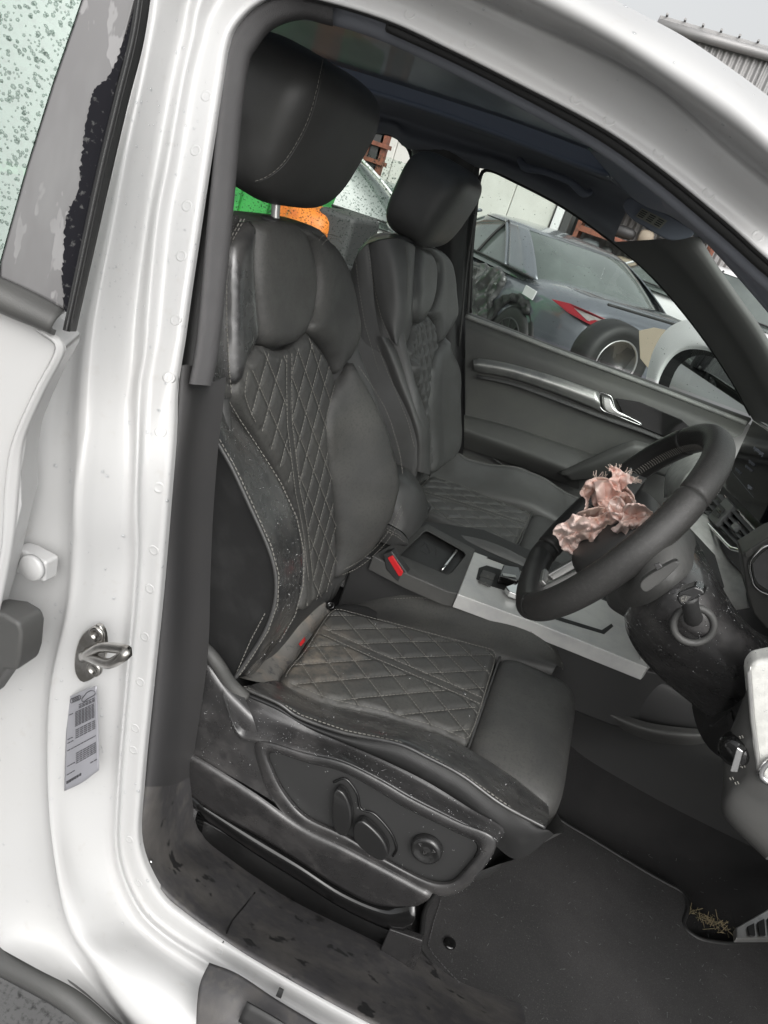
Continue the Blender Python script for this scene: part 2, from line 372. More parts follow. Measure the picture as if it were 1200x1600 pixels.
def flush_drops(name, label, m_='water'):
    V = []; F = []
    bm = bmesh.new(); bmesh.ops.create_icosphere(bm, subdivisions=1, radius=1); bv = np.array([v.co[:] for v in bm.verts]); bf = [tuple(v.index for v in f.verts) for f in bm.faces]; bm.free()
    for c, nn, r, fl in DROPS:
        ax = frame(np.cross(nn, [.3, .5, .81]), nn); k = len(V)
        e = .8 + .6 * random.random()
        q = (bv * np.array([r * e, r, r * fl])) @ ax + c; V += list(q); F += [tuple(i + k for i in f) for f in bf]
    DROPS.clear()
    o = mesh(name, V, F, m_); return tag(o, label, 'water', kind='stuff')
# ================================================================ the car
car = thing('white_suv', 'white wet suv with its front door open onto a black leather cabin', 'car', (-.1, .945, .3))
# ---- right side panel: one pressed sheet round the door opening. columns run from the opening flange outwards
OFF = [.112, .110, .098, .101, .080, .060, .068, .040]
ST = [
 [(1260,450),(1260,412),(1260,352),(1260,322),(1260,290),(1260,240),(1260,212),(1262,200)],
 [(1200,403),(1200,363),(1200,300),(1200,270),(1200,243),(1200,195),(1200,164),(1203,152)],
 [(1133,343),(1133,308),(1133,245),(1133,215),(1133,187),(1136,140),(1141,116),(1144,108)],
 [(1027,257),(1033,230),(1033,153),(1033,135),(1033,118),(1050,85),(1066,64),(1070,58)],
 [(933,193),(935,165),(935,97),(937,77),(940,59),(960,32),(975,18),(980,10)],
 [(800,123),(802,88),(805,38),(808,18),(812,-8),(835,-40),(845,-50),(850,-58)],
 [(700,73),(705,40),(712,-5),(715,-25),(720,-48),(735,-85),(745,-95),(750,-102)],
 [(607,30),(614,-2),(622,-45),(628,-65),(634,-88),(645,-125),(652,-137),(656,-145)],
 [(503,-2),(507,-35),(510,-80),(512,-100),(514,-122),(520,-160),(524,-172),(528,-180)],
 [(440,-12),(440,-50),(436,-90),(432,-110),(428,-135),(425,-170),(420,-185),(418,-195)],
 [(395,4),(368,-28),(350,-58),(338,-75),(320,-98),(300,-130),(285,-142),(270,-160)],
 [(362,38),(332,20),(312,2),(298,-12),(275,-30),(250,-45),(235,-55),(200,-70)],
 [(349,72),(318,66),(300,58),(285,50),(262,42),(238,35),(225,30),(200,20)],
 [(340,127),(303,127),(285,125),(268,124),(245,122),(222,120),(210,118),(190,115)],
 [(320,253),(283,253),(262,251),(245,250),(220,248),(194,246),(178,244),(150,240)],
 [(305,353),(266,353),(243,352),(228,351),(203,350),(174,348),(152,347),(110,345)],
 [(280,530),(247,530),(228,530),(208,530),(178,530),(138,530),(112,530),(50,530)],
 [(262,730),(233,730),(222,730),(208,730),(165,730),(124,730),(92,732),(-10,735)],
 [(246,930),(220,930),(210,930),(194,930),(150,930),(112,930),(86,932),(-50,940)],
 [(231,1080),(205,1080),(197,1080),(181,1080),(130,1080),(80,1082),(64,1084),(-70,1100)],
 [(217,1229),(193,1230),(185,1231),(170,1232),(115,1235),(76,1238),(62,1240),(-80,1280)],
 [(214,1327),(192,1335),(184,1338),(170,1342),(122,1350),(88,1356),(74,1360),(-70,1438)],
 [(246,1401),(224,1413),(215,1419),(202,1427),(160,1440),(110,1447),(96,1452),(-20,1470)],
 [(287,1438),(268,1455),(258,1463),(244,1472),(205,1490),(152,1508),(136,1514),(55,1512)],
 [(338,1472),(325,1490),(315,1500),(303,1512),(262,1542),(205,1585),(190,1594),(130,1553)],
 [(400,1509),(388,1528),(380,1540),(366,1553),(322,1590),(262,1645),(246,1655),(205,1620)],
 [(520,1577),(507,1597),(498,1610),(484,1625),(438,1665),(378,1725),(362,1735),(315,1712)],
 [(640,1640),(627,1660),(617,1673),(602,1690),(555,1730),(495,1795),(478,1805),(425,1790)]]
rows = []
for i, st in enumerate(ST):
    r = []
    for j, (px, py) in enumerate(st):
        off = OFF[j]
        if i < 9:   # roof rail: the outer skin rolls inwards over the top
            off = [.112, .110, .085, .082, .040, .035, .075, .16][j]
        elif i < 12:
            k = (i - 8) / 4; off = off * k + [.112, .110, .085, .082, .040, .035, .075, .16][j] * (1 - k)
        if i > 20 and j > 3: k2 = min(1, (i - 20) / 3); off = off * (1 - k2) + [0, 0, 0, 0, .062, .030, .045, .010][j] * k2
        r.append(Sp(px, py, off))
    rows.append(r)
# turn-in lip behind the flange edge, so the sheet has depth
A = [[r[0] + np.array([0, .012, 0])] + r for r in rows]
B = []
for r in A:
    q = crk(r, 4); B.append(q)
B = np.stack(B); Cg = np.stack([crk(B[:, j], 6) for j in range(B.shape[1])], 1)
# pressed bump on the pillar, spot welds along the flange
def press(c, a, b, th, h, soft):
    ca, sa = math.cos(th), math.sin(th); d = Cg - c
    u = d[..., 0] * ca + d[..., 2] * sa; v = -d[..., 0] * sa + d[..., 2] * ca
    r = (np.abs(u / a) ** 2.6 + np.abs(v / b) ** 3.0) ** .4
    Cg[..., 1] -= h * (1 / (1 + np.exp((r - 1) / soft)))
press(Sp(192, 720, .09), .022, .085, .10, .008, .10)
nr, nc = Cg.shape[:2]
side = mesh('body_side', Cg.reshape(-1, 3), gridfaces(nr, nc), 'paint', car)
# finer copy of the flange carries the dimples of the spot welds
SIDE_T = BVHTree.FromPolygons([v.co for v in side.data.vertices], [tuple(p.vertices) for p in side.data.polygons])
def weld(px, py, off=.110):
    d_ = Vector(ray(px, py)).normalized(); h_ = SIDE_T.ray_cast(Vector(CC), d_)
    if h_[0] is None: return
    c = np.array(h_[0][:]); n = np.array(h_[1][:]); n = -n if np.dot(n, np.array(d_[:])) > 0 else n
    ax = frame(np.cross(n, [.2, .1, 1]), n)
    lathe('spot_weld', [(.0060, -.0012), (.0054, .0001), (.0044, .00045), (.0034, .0001), (.0018, -.00015), (.0001, -.00015)], c, ax, 'paint', side, 14)
for (px, py) in [(322,150),(305,235),(292,322),(283,400),(274,500),(264,590),(251,675),(248,762),(240,860),(234,920),(226,995),(219,1066),(211,1138),(208,1172),(202,1312),(216,1380),
                 (900,155),(952,188),(1029,240),(1107,303),(1184,369),(735,67),(640,22),(342,1486),(560,-10)]:
    weld(px, py)
# black rubber seal lip between flange and trim
L4 = [st[0] for st in ST]
tube('door_seal', [Sp(px, py, .118) for px, py in L4], .0040, 'rubber', car, 8, 220)
rows = []
for (a, b, dx) in [((349,72),(352,70),6),((340,127),(345,127),6),((320,253),(334,253),8),((305,353),(324,353),8),((292,440),(316,440),8),((280,530),(308,530),8),((276,575),(300,580),8),((270,640),(292,640),4)]:
    rows.append([Sp(*a, .126), Sp((a[0] + b[0]) / 2, a[1], .150), Sp(b[0] + dx, b[1], .158)])
patch('gap_shade', rows, 'rubber', car, (6, 4))  # black sheet added for the shade in the gap beside the trim
drops(side, 420, .0007, .0022, lambda c, n: c[1] > .05 and c[0] < -.2, .5, 71); drops(side, 260, .0006, .0016, lambda c, n: c[1] > .10 and c[0] < -.25 and 1.15 < c[2] < 1.35, .5, 72)
drops(side, 60, .0009, .0024, lambda c, n: c[2] > 1.4, .5, 73)
flush_drops('water_drops', 'small clear raindrops scattered over the white door pillar and roof rail')
# ---- striker
def Sd(px, py, off):                     # same depth scale as the pressed sheet under the striker and the label
    return Sp(px, py, off + .0165)

st_c = Sd(152, 1020, .055)
stk = prism('striker', [Sd(px, py, .058) for px, py in cr([(150,975),(160,972),(168,985),(170,1010),(166,1030),(158,1050),(138,1062),(128,1057),(122,1040),(124,1012),(134,988)], 30, True)], (0, -.006, 0), 'steel', car, .0015)
loop = [Sd(128,1035,.05), Sd(158,1010,.035), Sd(192,1014,.0), Sd(199,1019,-.01), Sd(194,1027,-.01), Sd(168,1037,.005), Sd(132,1026,.05)]
loop = [Sd(130,1028,.052), Sd(140,1021,.03), Sd(160,1012,.012), Sd(190,1014,-.008), Sd(199,1019,-.016), Sd(190,1027,-.016), Sd(170,1037,-.004), Sd(150,1031,.016), Sd(130,1024,.05)]
tube('loop', loop, .0048, 'steel', stk, 10, 60)
for (px, py) in ((151, 991), (147, 1045)):
    c = Sd(px, py, .0515)
    ax = [[1, 0, 0], [0, 0, 1], [0, -1, 0]]
    s_ = lathe('screw', [(.0085, -.002), (.0085, .0012), (.0072, .0022), (.0050, .0022), (.0046, .0006), (.0001, .0006)], c, ax, 'steel', stk, 18)
# ---- tyre pressure label
W['label'] = mat('silver_label', g3(.36, (.97, .97, 1.05)), .42, .25)
W['ink'] = mat('label_ink', g3(.05, (1, 1, 1.1)), .6)
LB = [(105,1088),(151,1071),(155,1190),(152,1207),(130,1222),(101,1236),(103,1150)]
lbl = patch('pressure_label', [[Sd(105,1090,.056), Sd(128,1080,.054), Sd(151,1071,.056)], [Sd(103,1160,.055), Sd(128,1150,.053), Sd(154,1140,.055)], [Sd(101,1236,.052), Sd(128,1223,.051), Sd(155,1203,.053)]], 'label', car, (8, 8), .0004)
def lab(u, v):   # 0..1 on the label
    a = np.array([105, 1090]) * (1 - u) + np.array([151, 1071]) * u; b = np.array([101, 1236]) * (1 - u) + np.array([155, 1203]) * u
    q = a * (1 - v) + b * v; return Sd(q[0], q[1], .0525 - .0015)
segs = []
def ln(u0, v0, u1, v1, n=1):
    for i in range(n): 
        a = i / n; b = (i + .72) / n if n > 1 else 1
        segs.append((lab(u0 + (u1 - u0) * a, v0 + (v1 - v0) * a), lab(u0 + (u1 - u0) * b, v0 + (v1 - v0) * b), np.array([0, -1., 0])))
for k in range(4):        # four linked rings
    P = [(0.17 + .075 * k + .062 * math.cos(a), .055 + .026 * math.sin(a)) for a in np.linspace(0, 2 * math.pi, 11)]
    for a, b in zip(P, P[1:]): ln(*a, *b)
car_line = [(.50, .11), (.50, .08), (.58, .06), (.66, .035), (.80, .03), (.92, .055), (.95, .08), (.93, .10), (.84, .105), (.68, .11), (.58, .125), (.50, .11)]
for a, b in zip(car_line, car_line[1:]): ln(*a, *b)
for v in (.135, .155, .17): ln(.40, v, .95, v, 5)
for r in range(10): 
    v = .20 + r * .017; ln(.28, v, .92, v, 6)
for r in range(5):
    v = .40 + r * .022; ln(.30, v, .95, v, 5)
for r in range(6):
    v = .66 + r * .022; ln(.32, v, .95, v, 6)
ln(.05, .46, .22, .46, 2); ln(.05, .50, .25, .50, 2); ln(.05, .58, .95, .58, 9); ln(.08, .20, .2, .2, 1); ln(.06, .75, .3, .75, 3); ln(.05, .84, .3, .84, 3); ln(.75, .86, .97, .86, 2)
join_bars('printed_lines', segs, .00042, 'ink', lbl)
segs = []; ln(.05, .915, .50, .915, 6); ln(.05, .93, .50, .93, 6)
join_bars('code_print', segs, .0007, 'ink', lbl)
# ---- pillar trims
up_out = [(520,2),(455,-12),(405,2),(372,30),(352,70),(345,127),(334,253),(324,353),(308,530),(296,600)]
up_in = [(520,40),(470,30),(425,45),(400,75),(388,100),(379,160),(370,253),(361,353),(343,530),(330,603)]
up_mid = [((a[0]*.55+b[0]*.45), (a[1]*.55+b[1]*.45)) for a, b in zip(up_out, up_in)]
rows = [[Sp(*a, .150), Sp(*a, .124), Sp(*mm, .128), Sp(*b, .150), Sp(*b, .21)] for a, mm, b in zip(up_out, up_mid, up_in)]
tu = patch('pillar_trim', rows, 'trim', car, (6, 6))
lo = [((280,572),(300,572),(316,600)), ((274,640),(295,640),(312,640)), ((267,720),(286,720),(303,720)), ((258,830),(276,830),(296,830)), ((250,930),(272,930),(293,930)), ((238,1080),(262,1080),(289,1070)),
      ((224,1229),(247,1229),(272,1226)), ((217,1300),(243,1300),(281,1295)), ((226,1352),(256,1340),(298,1322)), ((262,1400),(300,1375),(350,1350)), ((345,1463),(372,1430),(412,1382)),
      ((402,1500),(440,1462),(470,1412)), ((530,1572),(566,1530),(605,1478)), ((650,1636),(680,1590),(705,1545)), ((780,1705),(805,1655),(820,1600))]
offl = [(.160,.128,.142,.20,.25)] * 6 + [(.160,.128,.146,.22,.28), (.160,.125,.155,.24,.30), (.160,.122,.165,.26,.32), (.160,.120,.18,.28,.34), (.160,.118,.19,.30,.35)] + [(.160,.116,.20,.31,.36)] * 4
rows = []
for (a, b, c), o in zip(lo, offl):
    pc = Sp(*c, o[3]); rows.append([Sp(*a, o[0]) , Sp(*a, o[1]), Sp(*b, o[2]), pc, pc + np.array([0.0, .05, -.03 if a[1] > 1200 else 0])])
patch('lower_pillar_trim', rows[:7], 'trimlow', car, (7, 5)); tl = patch('sill_trim', rows[6:], 'sill', car, (7, 5))
# the trim over the pillar is cleaner plastic: a separate upper length
tl.name = 'sill_trim'
# seam across the sill trim
tube('trim_joint', [Sp(348,1474,.114), Sp(362,1440,.15), Sp(380,1418,.18), Sp(398,1395,.24)], .0012, 'gloss_black', tl, 6, 12)
# ---- step guard on the outer sill
sg = [[(327,1504),(372,1522),(430,1560),(500,1602),(600,1662)], [(313,1535),(362,1556),(420,1592),(485,1632),(585,1692)], [(308,1568),(350,1590),(405,1625),(470,1665),(565,1722)], [(306,1615),(335,1640),(385,1668),(450,1705),(540,1760)]]
so = [.082, .060, .045, .02]
guard = patch('step_guard', [[Sp(px, py, so[i] - (.004 if 0 < j else 0)) for j, (px, py) in enumerate(r)] for i, r in enumerate(sg)], 'sill', car, (6, 8), .006, 1)
patch('logo_recess', [[Sp(385,1566,.048), Sp(420,1586,.047), Sp(450,1604,.047)], [Sp(372,1596,.040), Sp(405,1616,.040), Sp(440,1634,.040)]], 'plastic_dark', guard, (3, 4), .002, 1)
# black mark and clips of the bright flange strip
prism('sill_clip', [Sp(437,1542,.104), Sp(444,1546,.104), Sp(440,1558,.098), Sp(432,1554,.098)], (0, -.004, .003), 'rubber', car)
# black rubber edge below the body and the strip of sill moulding
tube('sill_moulding', [Sp(-60,1468,.012), Sp(0,1500,.012), Sp(60,1530,.012), Sp(110,1560,.012), Sp(170,1612,.012), Sp(300,1712,.012)], .013, 'plastic', car, 10, 40)
patch('under_cover', [[Sp(-60,1475,.018), Sp(60,1540,.018), Sp(170,1620,.018), Sp(300,1725,.018)], [Sp(-60,1475,.018) - [0, -.05, .12], Sp(60,1540,.018) - [0, -.05, .12], Sp(170,1620,.018) - [0, -.05, .12], Sp(300,1725,.018) - [0, -.05, .12]]], 'plastic_dark', car)
# round access marks and small fixings on the trim
for (px, py, o) in [(235, 1347, .13)]:
    lathe('trim_stud', [(.003, -.002), (.003, .001), (.0015, .0018), (.0001, .0018)], Sp(px, py, o), [[1,0,0],[0,0,1],[0,-1,0]], 'chrome', tl, 10)

# ---- rear door, standing ajar on its hinges (its own leaning plane)
DN = np.array([math.sin(math.radians(24)), -math.cos(math.radians(24)), 0.]); DP = Sp(35, 735, -.005)
LEAN = np.array([DN[0], DN[1], .22]); LEAN /= np.linalg.norm(LEAN); BP = Pp(100, 500, DP, DN)
def dl(px, py, o=0): return Pp(px, py, DP, DN) + DN * o          # below the belt
def du(px, py, o=0): return Pp(px, py, BP, LEAN) + LEAN * o      # leaning window part
rd = prism('rear_door', [dl(-160, 480), dl(-60, 460), dl(0, 476), dl(60, 505), dl(103, 538), dl(104, 548), dl(70, 610), dl(42, 680), dl(33, 740), dl(34, 790), dl(22, 840), dl(8, 905), dl(-8, 960), dl(-40, 1080), dl(-160, 1200)], -DN * .04, 'paint', car, .004)
patch('hem_flange', [[dl(60,512,.006), dl(92,542,.006), dl(58,612,.006), dl(24,690,.006), dl(12,760,.006), dl(6,860,.006), dl(-20,960,.006)], [dl(75,508,.002), dl(103,544,.002), dl(71,612,.002), dl(40,685,.002), dl(32,750,.002), dl(22,850,.002), dl(0,960,.002)]], 'paint', rd, (3, 5), .003)
patch('shut_face', [[dl(103,540,-.001), dl(70,612,-.001), dl(41,682,-.001), dl(33,745,-.001), dl(34,790,-.001)], [dl(103,540,-.04), dl(70,612,-.04), dl(41,682,-.04), dl(33,745,-.04), dl(34,790,-.04)]], 'paint', rd, (3, 5))
gl = prism('window_glass', [du(-200,-80), du(160,-90), du(127,0), du(82,130), du(40,265), du(0,408), du(-30,480), du(-200,440)], -LEAN * .004, 'glass_wet', rd)
W['applique'] = mat('wet_grey_applique', g3(.095, (1, .97, .99)), .22, coat=.3, var=[(34, g3(.19, (1, .98, .99)), .57, .585), (16, g3(.13), .5, .7)], stretch=(1, 1, .26))
ap = prism('pillar_applique', [du(160,-90), du(250,-120), du(213,0), du(180,120), du(150,262), du(118,400), du(98,492), du(50,470), du(-2,445), du(0,408), du(40,265), du(82,130), du(127,0)], -LEAN * .006, 'applique', rd, .002)
wm = W['applique']
# dry black streak where the wet film has run off
W['dry'] = mat('dry_gloss_black', g3(.006, (1, 1, 1.5)), .7, var=(200, g3(.07), .60, .68), spec=.15)
def jag(P, a, seed):
    rs = np.random.RandomState(seed); Q = cr(P, 170); Q = Q + rs.randn(*Q.shape) * a * .55; return [tuple(q) for q in Q]
ps = jag([(212,10),(196,60),(183,95),(165,128),(148,140),(140,172),(134,200),(128,250),(122,300),(104,340),(100,390),(98,430),(102,488)], 2.2, 3) + [(106, 488), (121, 415), (137, 350), (152, 270), (170, 190), (186, 120), (205, 55), (214, 12)]
prism('dry_streak', [du(x, y, .0012) for x, y in ps], LEAN * .0006, 'dry', ap)
def streak(P, wd, seed, m_='dry', h=.001):
    rs = np.random.RandomState(seed); P = cr(P, 14); T = np.gradient(P, axis=0); T /= np.linalg.norm(T, axis=1)[:, None]; Nn = np.stack([-T[:, 1], T[:, 0]], 1)
    ww = wd * (.5 + rs.rand(14)) * np.sin(np.linspace(.15, 3.0, 14)); L = P + Nn * ww[:, None]; R2 = (P - Nn * ww[:, None] * (.4 + rs.rand(14)[:, None]))[::-1]
    prism('run_mark', [du(x, y, h) for x, y in list(L) + list(R2)], LEAN * .0004, m_, ap)
rim = [du(237,-5,.004), du(215,70,.004), du(192,160,.004), du(165,275,.004), du(140,390,.004), du(112,512,.004)]
patch('door_frame_seal', [[du(222,-60,.006), du(205,60,.006), du(180,160,.006), du(152,275,.006), du(128,390,.006), du(102,514,.006)], [du(232,-60,.016), du(216,60,.016), du(192,160,.016), du(164,275,.016), du(139,390,.016), du(112,517,.016)], [du(243,-60,.0), du(226,60,.0), du(201,160,.0), du(174,275,.0), du(148,390,.0), du(119,518,.0)]], 'plastic_dark', rd, (5, 6), .004)
patch('waist_moulding', [[du(-160,372,.004), du(0,440,.004), du(55,465,.004), du(100,490,.004)], [du(-160,382,.014), du(0,452,.014), du(53,478,.014), du(96,500,.014)], [du(-160,402,.014), du(0,472,.014), du(50,494,.014), du(90,512,.014)], [du(-160,408,.0), du(0,480,.0), du(48,500,.0), du(88,516,.0)]], 'plastic', rd, (4, 6), .004)
# raindrops on that door glass
drops(gl, 4200, .0008, .0020, lambda c, n: True, .45, 4); flush_drops('water_drops', 'dense small raindrops on the rear door glass at the upper left', 'water_on_glass')
# hinge arm and check strap between door and pillar
hg = prism('door_hinge', [Sp(px, py, .034) for px, py in [(14,872),(22,856),(40,862),(72,879),(69,912),(40,900),(24,897),(10,906)]], (0, .018, 0), 'paint', car, .003)
lathe('hinge_bolt', [(.0125, -.002), (.0125, .0015), (.0112, .003), (.0001, .003)], Sp(50, 887, .031), [[1,0,0],[0,0,1],[0,-1,0]], 'paint', hg, 24)
ck = prism('door_check', [Sp(px, py, -.012) for px, py in [(-30,955),(4,960),(28,974),(33,990),(30,1030),(24,1050),(8,1048),(0,1056),(-30,1100)]], (0, .03, 0), 'plastic', car, .004)
# ---- cabin shell: floor, roof lining, far side
cab = 'plastic_dark'
# carpet (foot well, rising tunnel and toe board)
def ZZ(x, y, z): return np.array([x, y, z], float)
carpet = patch('carpet', [[ZZ(-1.6, y, z) for y, z in ((.26, .36), (.34, .335), (.6, .33), (.80, .335), (.86, .40), (.88, .55))],
                          [ZZ(.62, y, z) for y, z in ((.26, .36), (.34, .335), (.6, .33), (.80, .335), (.86, .40), (.88, .55))],
                          [ZZ(.80, y, z) for y, z in ((.26, .38), (.34, .37), (.6, .37), (.80, .37), (.86, .42), (.88, .55))],
                          [ZZ(1.0, y, z) for y, z in ((.24, .58), (.34, .58), (.6, .58), (.80, .58), (.86, .60), (.88, .65))],
                          [ZZ(1.08, y, z) for y, z in ((.24, .95), (.34, .95), (.6, .95), (.80, .95), (.86, .95), (.88, .95))]], 'carpet', car, (6, 5))
patch('carpet', [[ZZ(-1.6, y, z) for y, z in ((1.0, .5), (1.04, .36), (1.3, .33), (1.64, .34))], [ZZ(.6, y, z) for y, z in ((1.0, .5), (1.04, .36), (1.3, .33), (1.64, .34))], [ZZ(1.0, y, z) for y, z in ((1.0, .6), (1.04, .58), (1.3, .58), (1.64, .58))]], 'carpet', car)
# roof outer skin and the lining under it
def roofz(x, y):
    t_ = (y - .945) / .68; return 1.545 - .03 * t_ * t_ - .045 * max(0, x + .35) - .6 * max(0, x + .12) ** 2 - .05 * max(0, -x - .6) ** 2
def roofz_old(x, y):
    t = (y - .945) / .68; return 1.545 - .03 * t * t - .10 * max(0, (x - .0)) ** 1.6 * 1.0 - .05 * max(0, -x - .6) ** 2
xs = [.15, .06, -.05, -.25, -.6, -1.1, -1.7]; ys = [.36, .45, .7, .945, 1.2, 1.45, 1.60]
for xa_, ya_ in (((.15, .06, -.02, -.12), (.36, .7, .945, 1.2, 1.60)), ((-.12, -.5, -.9, -1.25), (.36, .40, .44, .47)), ((-.12, -.5, -.9, -1.25), (1.42, 1.48, 1.54, 1.60)), ((-1.25, -1.4, -1.7, -2.0), (.36, .7, .945, 1.2, 1.60))):
    patch('roof_skin', [[ZZ(x, y, roofz(x, y) + .004) for y in ya_] for x in xa_], 'paint', car, (4, 4))
def linz(x, y): return roofz(x, y) - .035
# the lining has an opening for the glass roof, with a stepped rim
X0, X1, Y0, Y1 = -1.25, -.12, .47, 1.42
def strip_l(xa, xb, ya, yb, nx=8, ny=6):
    return patch('roof_lining', [[ZZ(x, y, linz(x, y)) for y in np.linspace(ya, yb, ny)] for x in np.linspace(xa, xb, nx)], 'lining', car, (2, 2))
strip_l(X1, .13, .30, 1.62); strip_l(-1.8, X0, .30, 1.62); strip_l(X0, X1, Y1, 1.62); strip_l(X0, X1, .30, Y0)
for (a, b) in (((X0, Y0), (X1, Y0)), ((X1, Y0), (X1, Y1)), ((X1, Y1), (X0, Y1)), ((X0, Y1), (X0, Y0))):
    P = [np.array(a) * (1 - t) + np.array(b) * t for t in np.linspace(0, 1, 6)]
    patch('opening_rim', [[ZZ(p[0], p[1], linz(*p)) for p in P], [ZZ(p[0], p[1], linz(*p) + .03) for p in P]], 'lining2', car, (2, 3))
sb = patch('roof_glass', [[ZZ(x, y, linz(x, y) + .03) for y in np.linspace(Y0, Y1, 5)] for x in np.linspace(X0, X1, 6)], 'roofglass', car, (3, 3))
tube('opening_edge', [ZZ(X0, Y0, linz(X0, Y0)), ZZ(-.6, Y0, linz(-.6, Y0)), ZZ(X1 - .06, Y0, linz(X1, Y0)), ZZ(X1, Y0 + .06, linz(X1, Y0)), ZZ(X1, .945, linz(X1, .945)), ZZ(X1, Y1 - .06, linz(X1, Y1)), ZZ(X1 - .06, Y1, linz(X1, Y1)), ZZ(-.6, Y1, linz(-.6, Y1)), ZZ(X0, Y1, linz(X0, Y1))], .006, 'lining2', car, 8, 80)
# near header, closing roof lining to the trim of the opening
NH = [(1262,468),(1200,420),(1133,360),(1027,272),(933,206),(800,134),(700,84),(607,42),(520,15),(440,5)]
rows = []
for px, py in NH:
    a = Sp(px, py - 10, .125); b = Sp(px - 12, py + 22, .16); x = b[0]
    rows.append([a, b, ZZ(x - .01, .40, max(linz(x, .40), b[2] - .0)), ZZ(x - .02, .48, linz(x, .48) - .001)])
nh = patch('header_lining', rows, 'lining', car, (6, 6))
tube('header_seal', [Sp(px, py - 3, .128) for px, py in NH[:-2]], .006, 'rubber', car, 8, 90)
# ---- front pillar lining on the near side and its edge against the windscreen
patch('front_pillar_trim', [[Sp(1030,268,.127), Yp(1030,300,.38), Yp(1040,330,.42), Yp(1042,326,.50)], [Sp(1133,356,.127), Yp(1105,352,.38), Yp(1098,374,.42), Yp(1100,370,.50)], [Sp(1200,417,.127), Yp(1180,430,.40), Yp(1165,447,.42), Yp(1170,446,.47)], [Sp(1262,470,.127), Yp(1240,500,.40), Yp(1235,530,.42), Yp(1240,528,.47)], [Sp(1330,535,.127), Yp(1320,580,.40), Yp(1310,620,.42), Yp(1315,618,.47)]], 'lining', car, (6, 6))
# ---- far side: header, front pillar, centre pillar, window surround
WIN = [(735,488),(737,400),(744,325),(751,275),(765,266),(800,281),(880,323),(960,380),(1020,432),(1085,508),(1140,588),(1173,648)]
def yw(z): return 1.745 - .30 * max(0, z - 1.05)
def Fp(px, py, o=0):
    y = 1.7
    for _ in range(10): p = Yp(px, py, y); y = .5 * y + .5 * (yw(p[2]) + o)
    return Yp(px, py, y)
hd = [(420,158),(500,184),(575,205),(613,211),(636,231),(700,248),(751,262),(765,264),(800,279),(880,321),(960,378)]
rows = []
for px, py in hd:
    a = Fp(px, py, .04); b = Fp(px, py, -.015); c = Fp(px + 3, py - 14, -.05); x = b[0]
    rows.append([a, b, c, ZZ(x, 1.60, linz(x, 1.60) - .015), ZZ(x, 1.52, linz(x, 1.52) - .001)])
patch('far_header', rows, 'lining', car, (4, 5))
ap_w = [(960,378),(1020,430),(1085,506),(1140,586),(1173,646),(1200,700)]; ap_i = [(1088,370),(1110,405),(1155,470),(1185,512),(1215,565),(1250,640)]
rows = []
for (a, b) in zip(ap_w, ap_i):
    m1 = (a[0] * .62 + b[0] * .38, a[1] * .62 + b[1] * .38); m2 = (a[0] * .45 + b[0] * .55, a[1] * .45 + b[1] * .55)
    rows.append([Fp(*a, .05), Fp(*a, -.01), Fp(*m1, -.075), Fp(*m2, -.115), Fp(*b, -.145), Fp(b[0] + 4, b[1], -.05)])
patch('far_pillar_trim', rows, 'fpil', car, (5, 5))
bpr = [(646,222),(650,300),(668,400),(660,500),(640,700)]; bpl = [(751,248),(743,325),(736,400),(733,500),(735,760)]
rows = []
for a, b in zip(bpr, bpl):
    m1 = (a[0] * .5 + b[0] * .5, a[1] * .5 + b[1] * .5)
    rows.append([Fp(*a, .04), Fp(*a, -.02), Fp(*m1, -.05), Fp(b[0] - 12, b[1], -.02), Fp(b[0] - 10, b[1], .0), Fp(*b, .02)])
patch('centre_pillar', rows, 'plastic_dark', car, (5, 3))
tube('window_run', [Fp(752,270,.0), Fp(743,325,.0), Fp(736,400,.0), Fp(731,490,.0), Fp(727,560,.0)], .004, 'plastic', car, 8, 30)
tube('window_run', [Fp(741,335,-.035), Fp(728,430,-.035), Fp(718,540,-.035)], .003, 'plastic', car, 8, 30)
# window pane seals
tube('window_seal', [Fp(px, py, .01) for px, py in WIN], .005, 'rubber', car, 8, 120)
# ---- far front door
fd = thing_part = None
door_cols = lambda pts, y: [Yp(px, py, y) for px, py in pts]
R0 = door_cols([(728,486),(800,514),(880,545),(1030,600),(1173,653)], 1.755)
R0b = door_cols([(728,489),(800,517),(880,548),(1030,603),(1173,657)], 1.742)
R1 = door_cols([(727,499),(800,527),(880,559),(1030,615),(1165,667)], 1.722)
R2 = door_cols([(727,512),(800,541),(880,573),(1025,629),(1155,681)], 1.700)
R3 = door_cols([(727,548),(800,564),(880,592),(1010,646),(1120,690)], 1.694)
R4 = door_cols([(727,590),(800,605),(880,632),(1000,676),(1100,716)], 1.700)
R5 = door_cols([(727,645),(800,664),(880,692),(960,718),(1080,745)], 1.700)
R6 = door_cols([(724,700),(790,735),(860,765),(940,800),(1060,830)], 1.685)
R7 = door_cols([(715,790),(780,820),(850,850),(930,880),(1050,915)], 1.680)
fdoor = patch('far_door', [R0, R0b, R1, R2, R3, R4, R5, R6, R7], 'doorp', car, (5, 8))
R = R1; tube('sill_lip', [p + np.array([0, -.002, .0]) for p in door_cols([(728,494),(800,521),(880,552),(1030,608),(1166,661)], 1.728)], .0065, 'lip', fdoor, 8, 60)
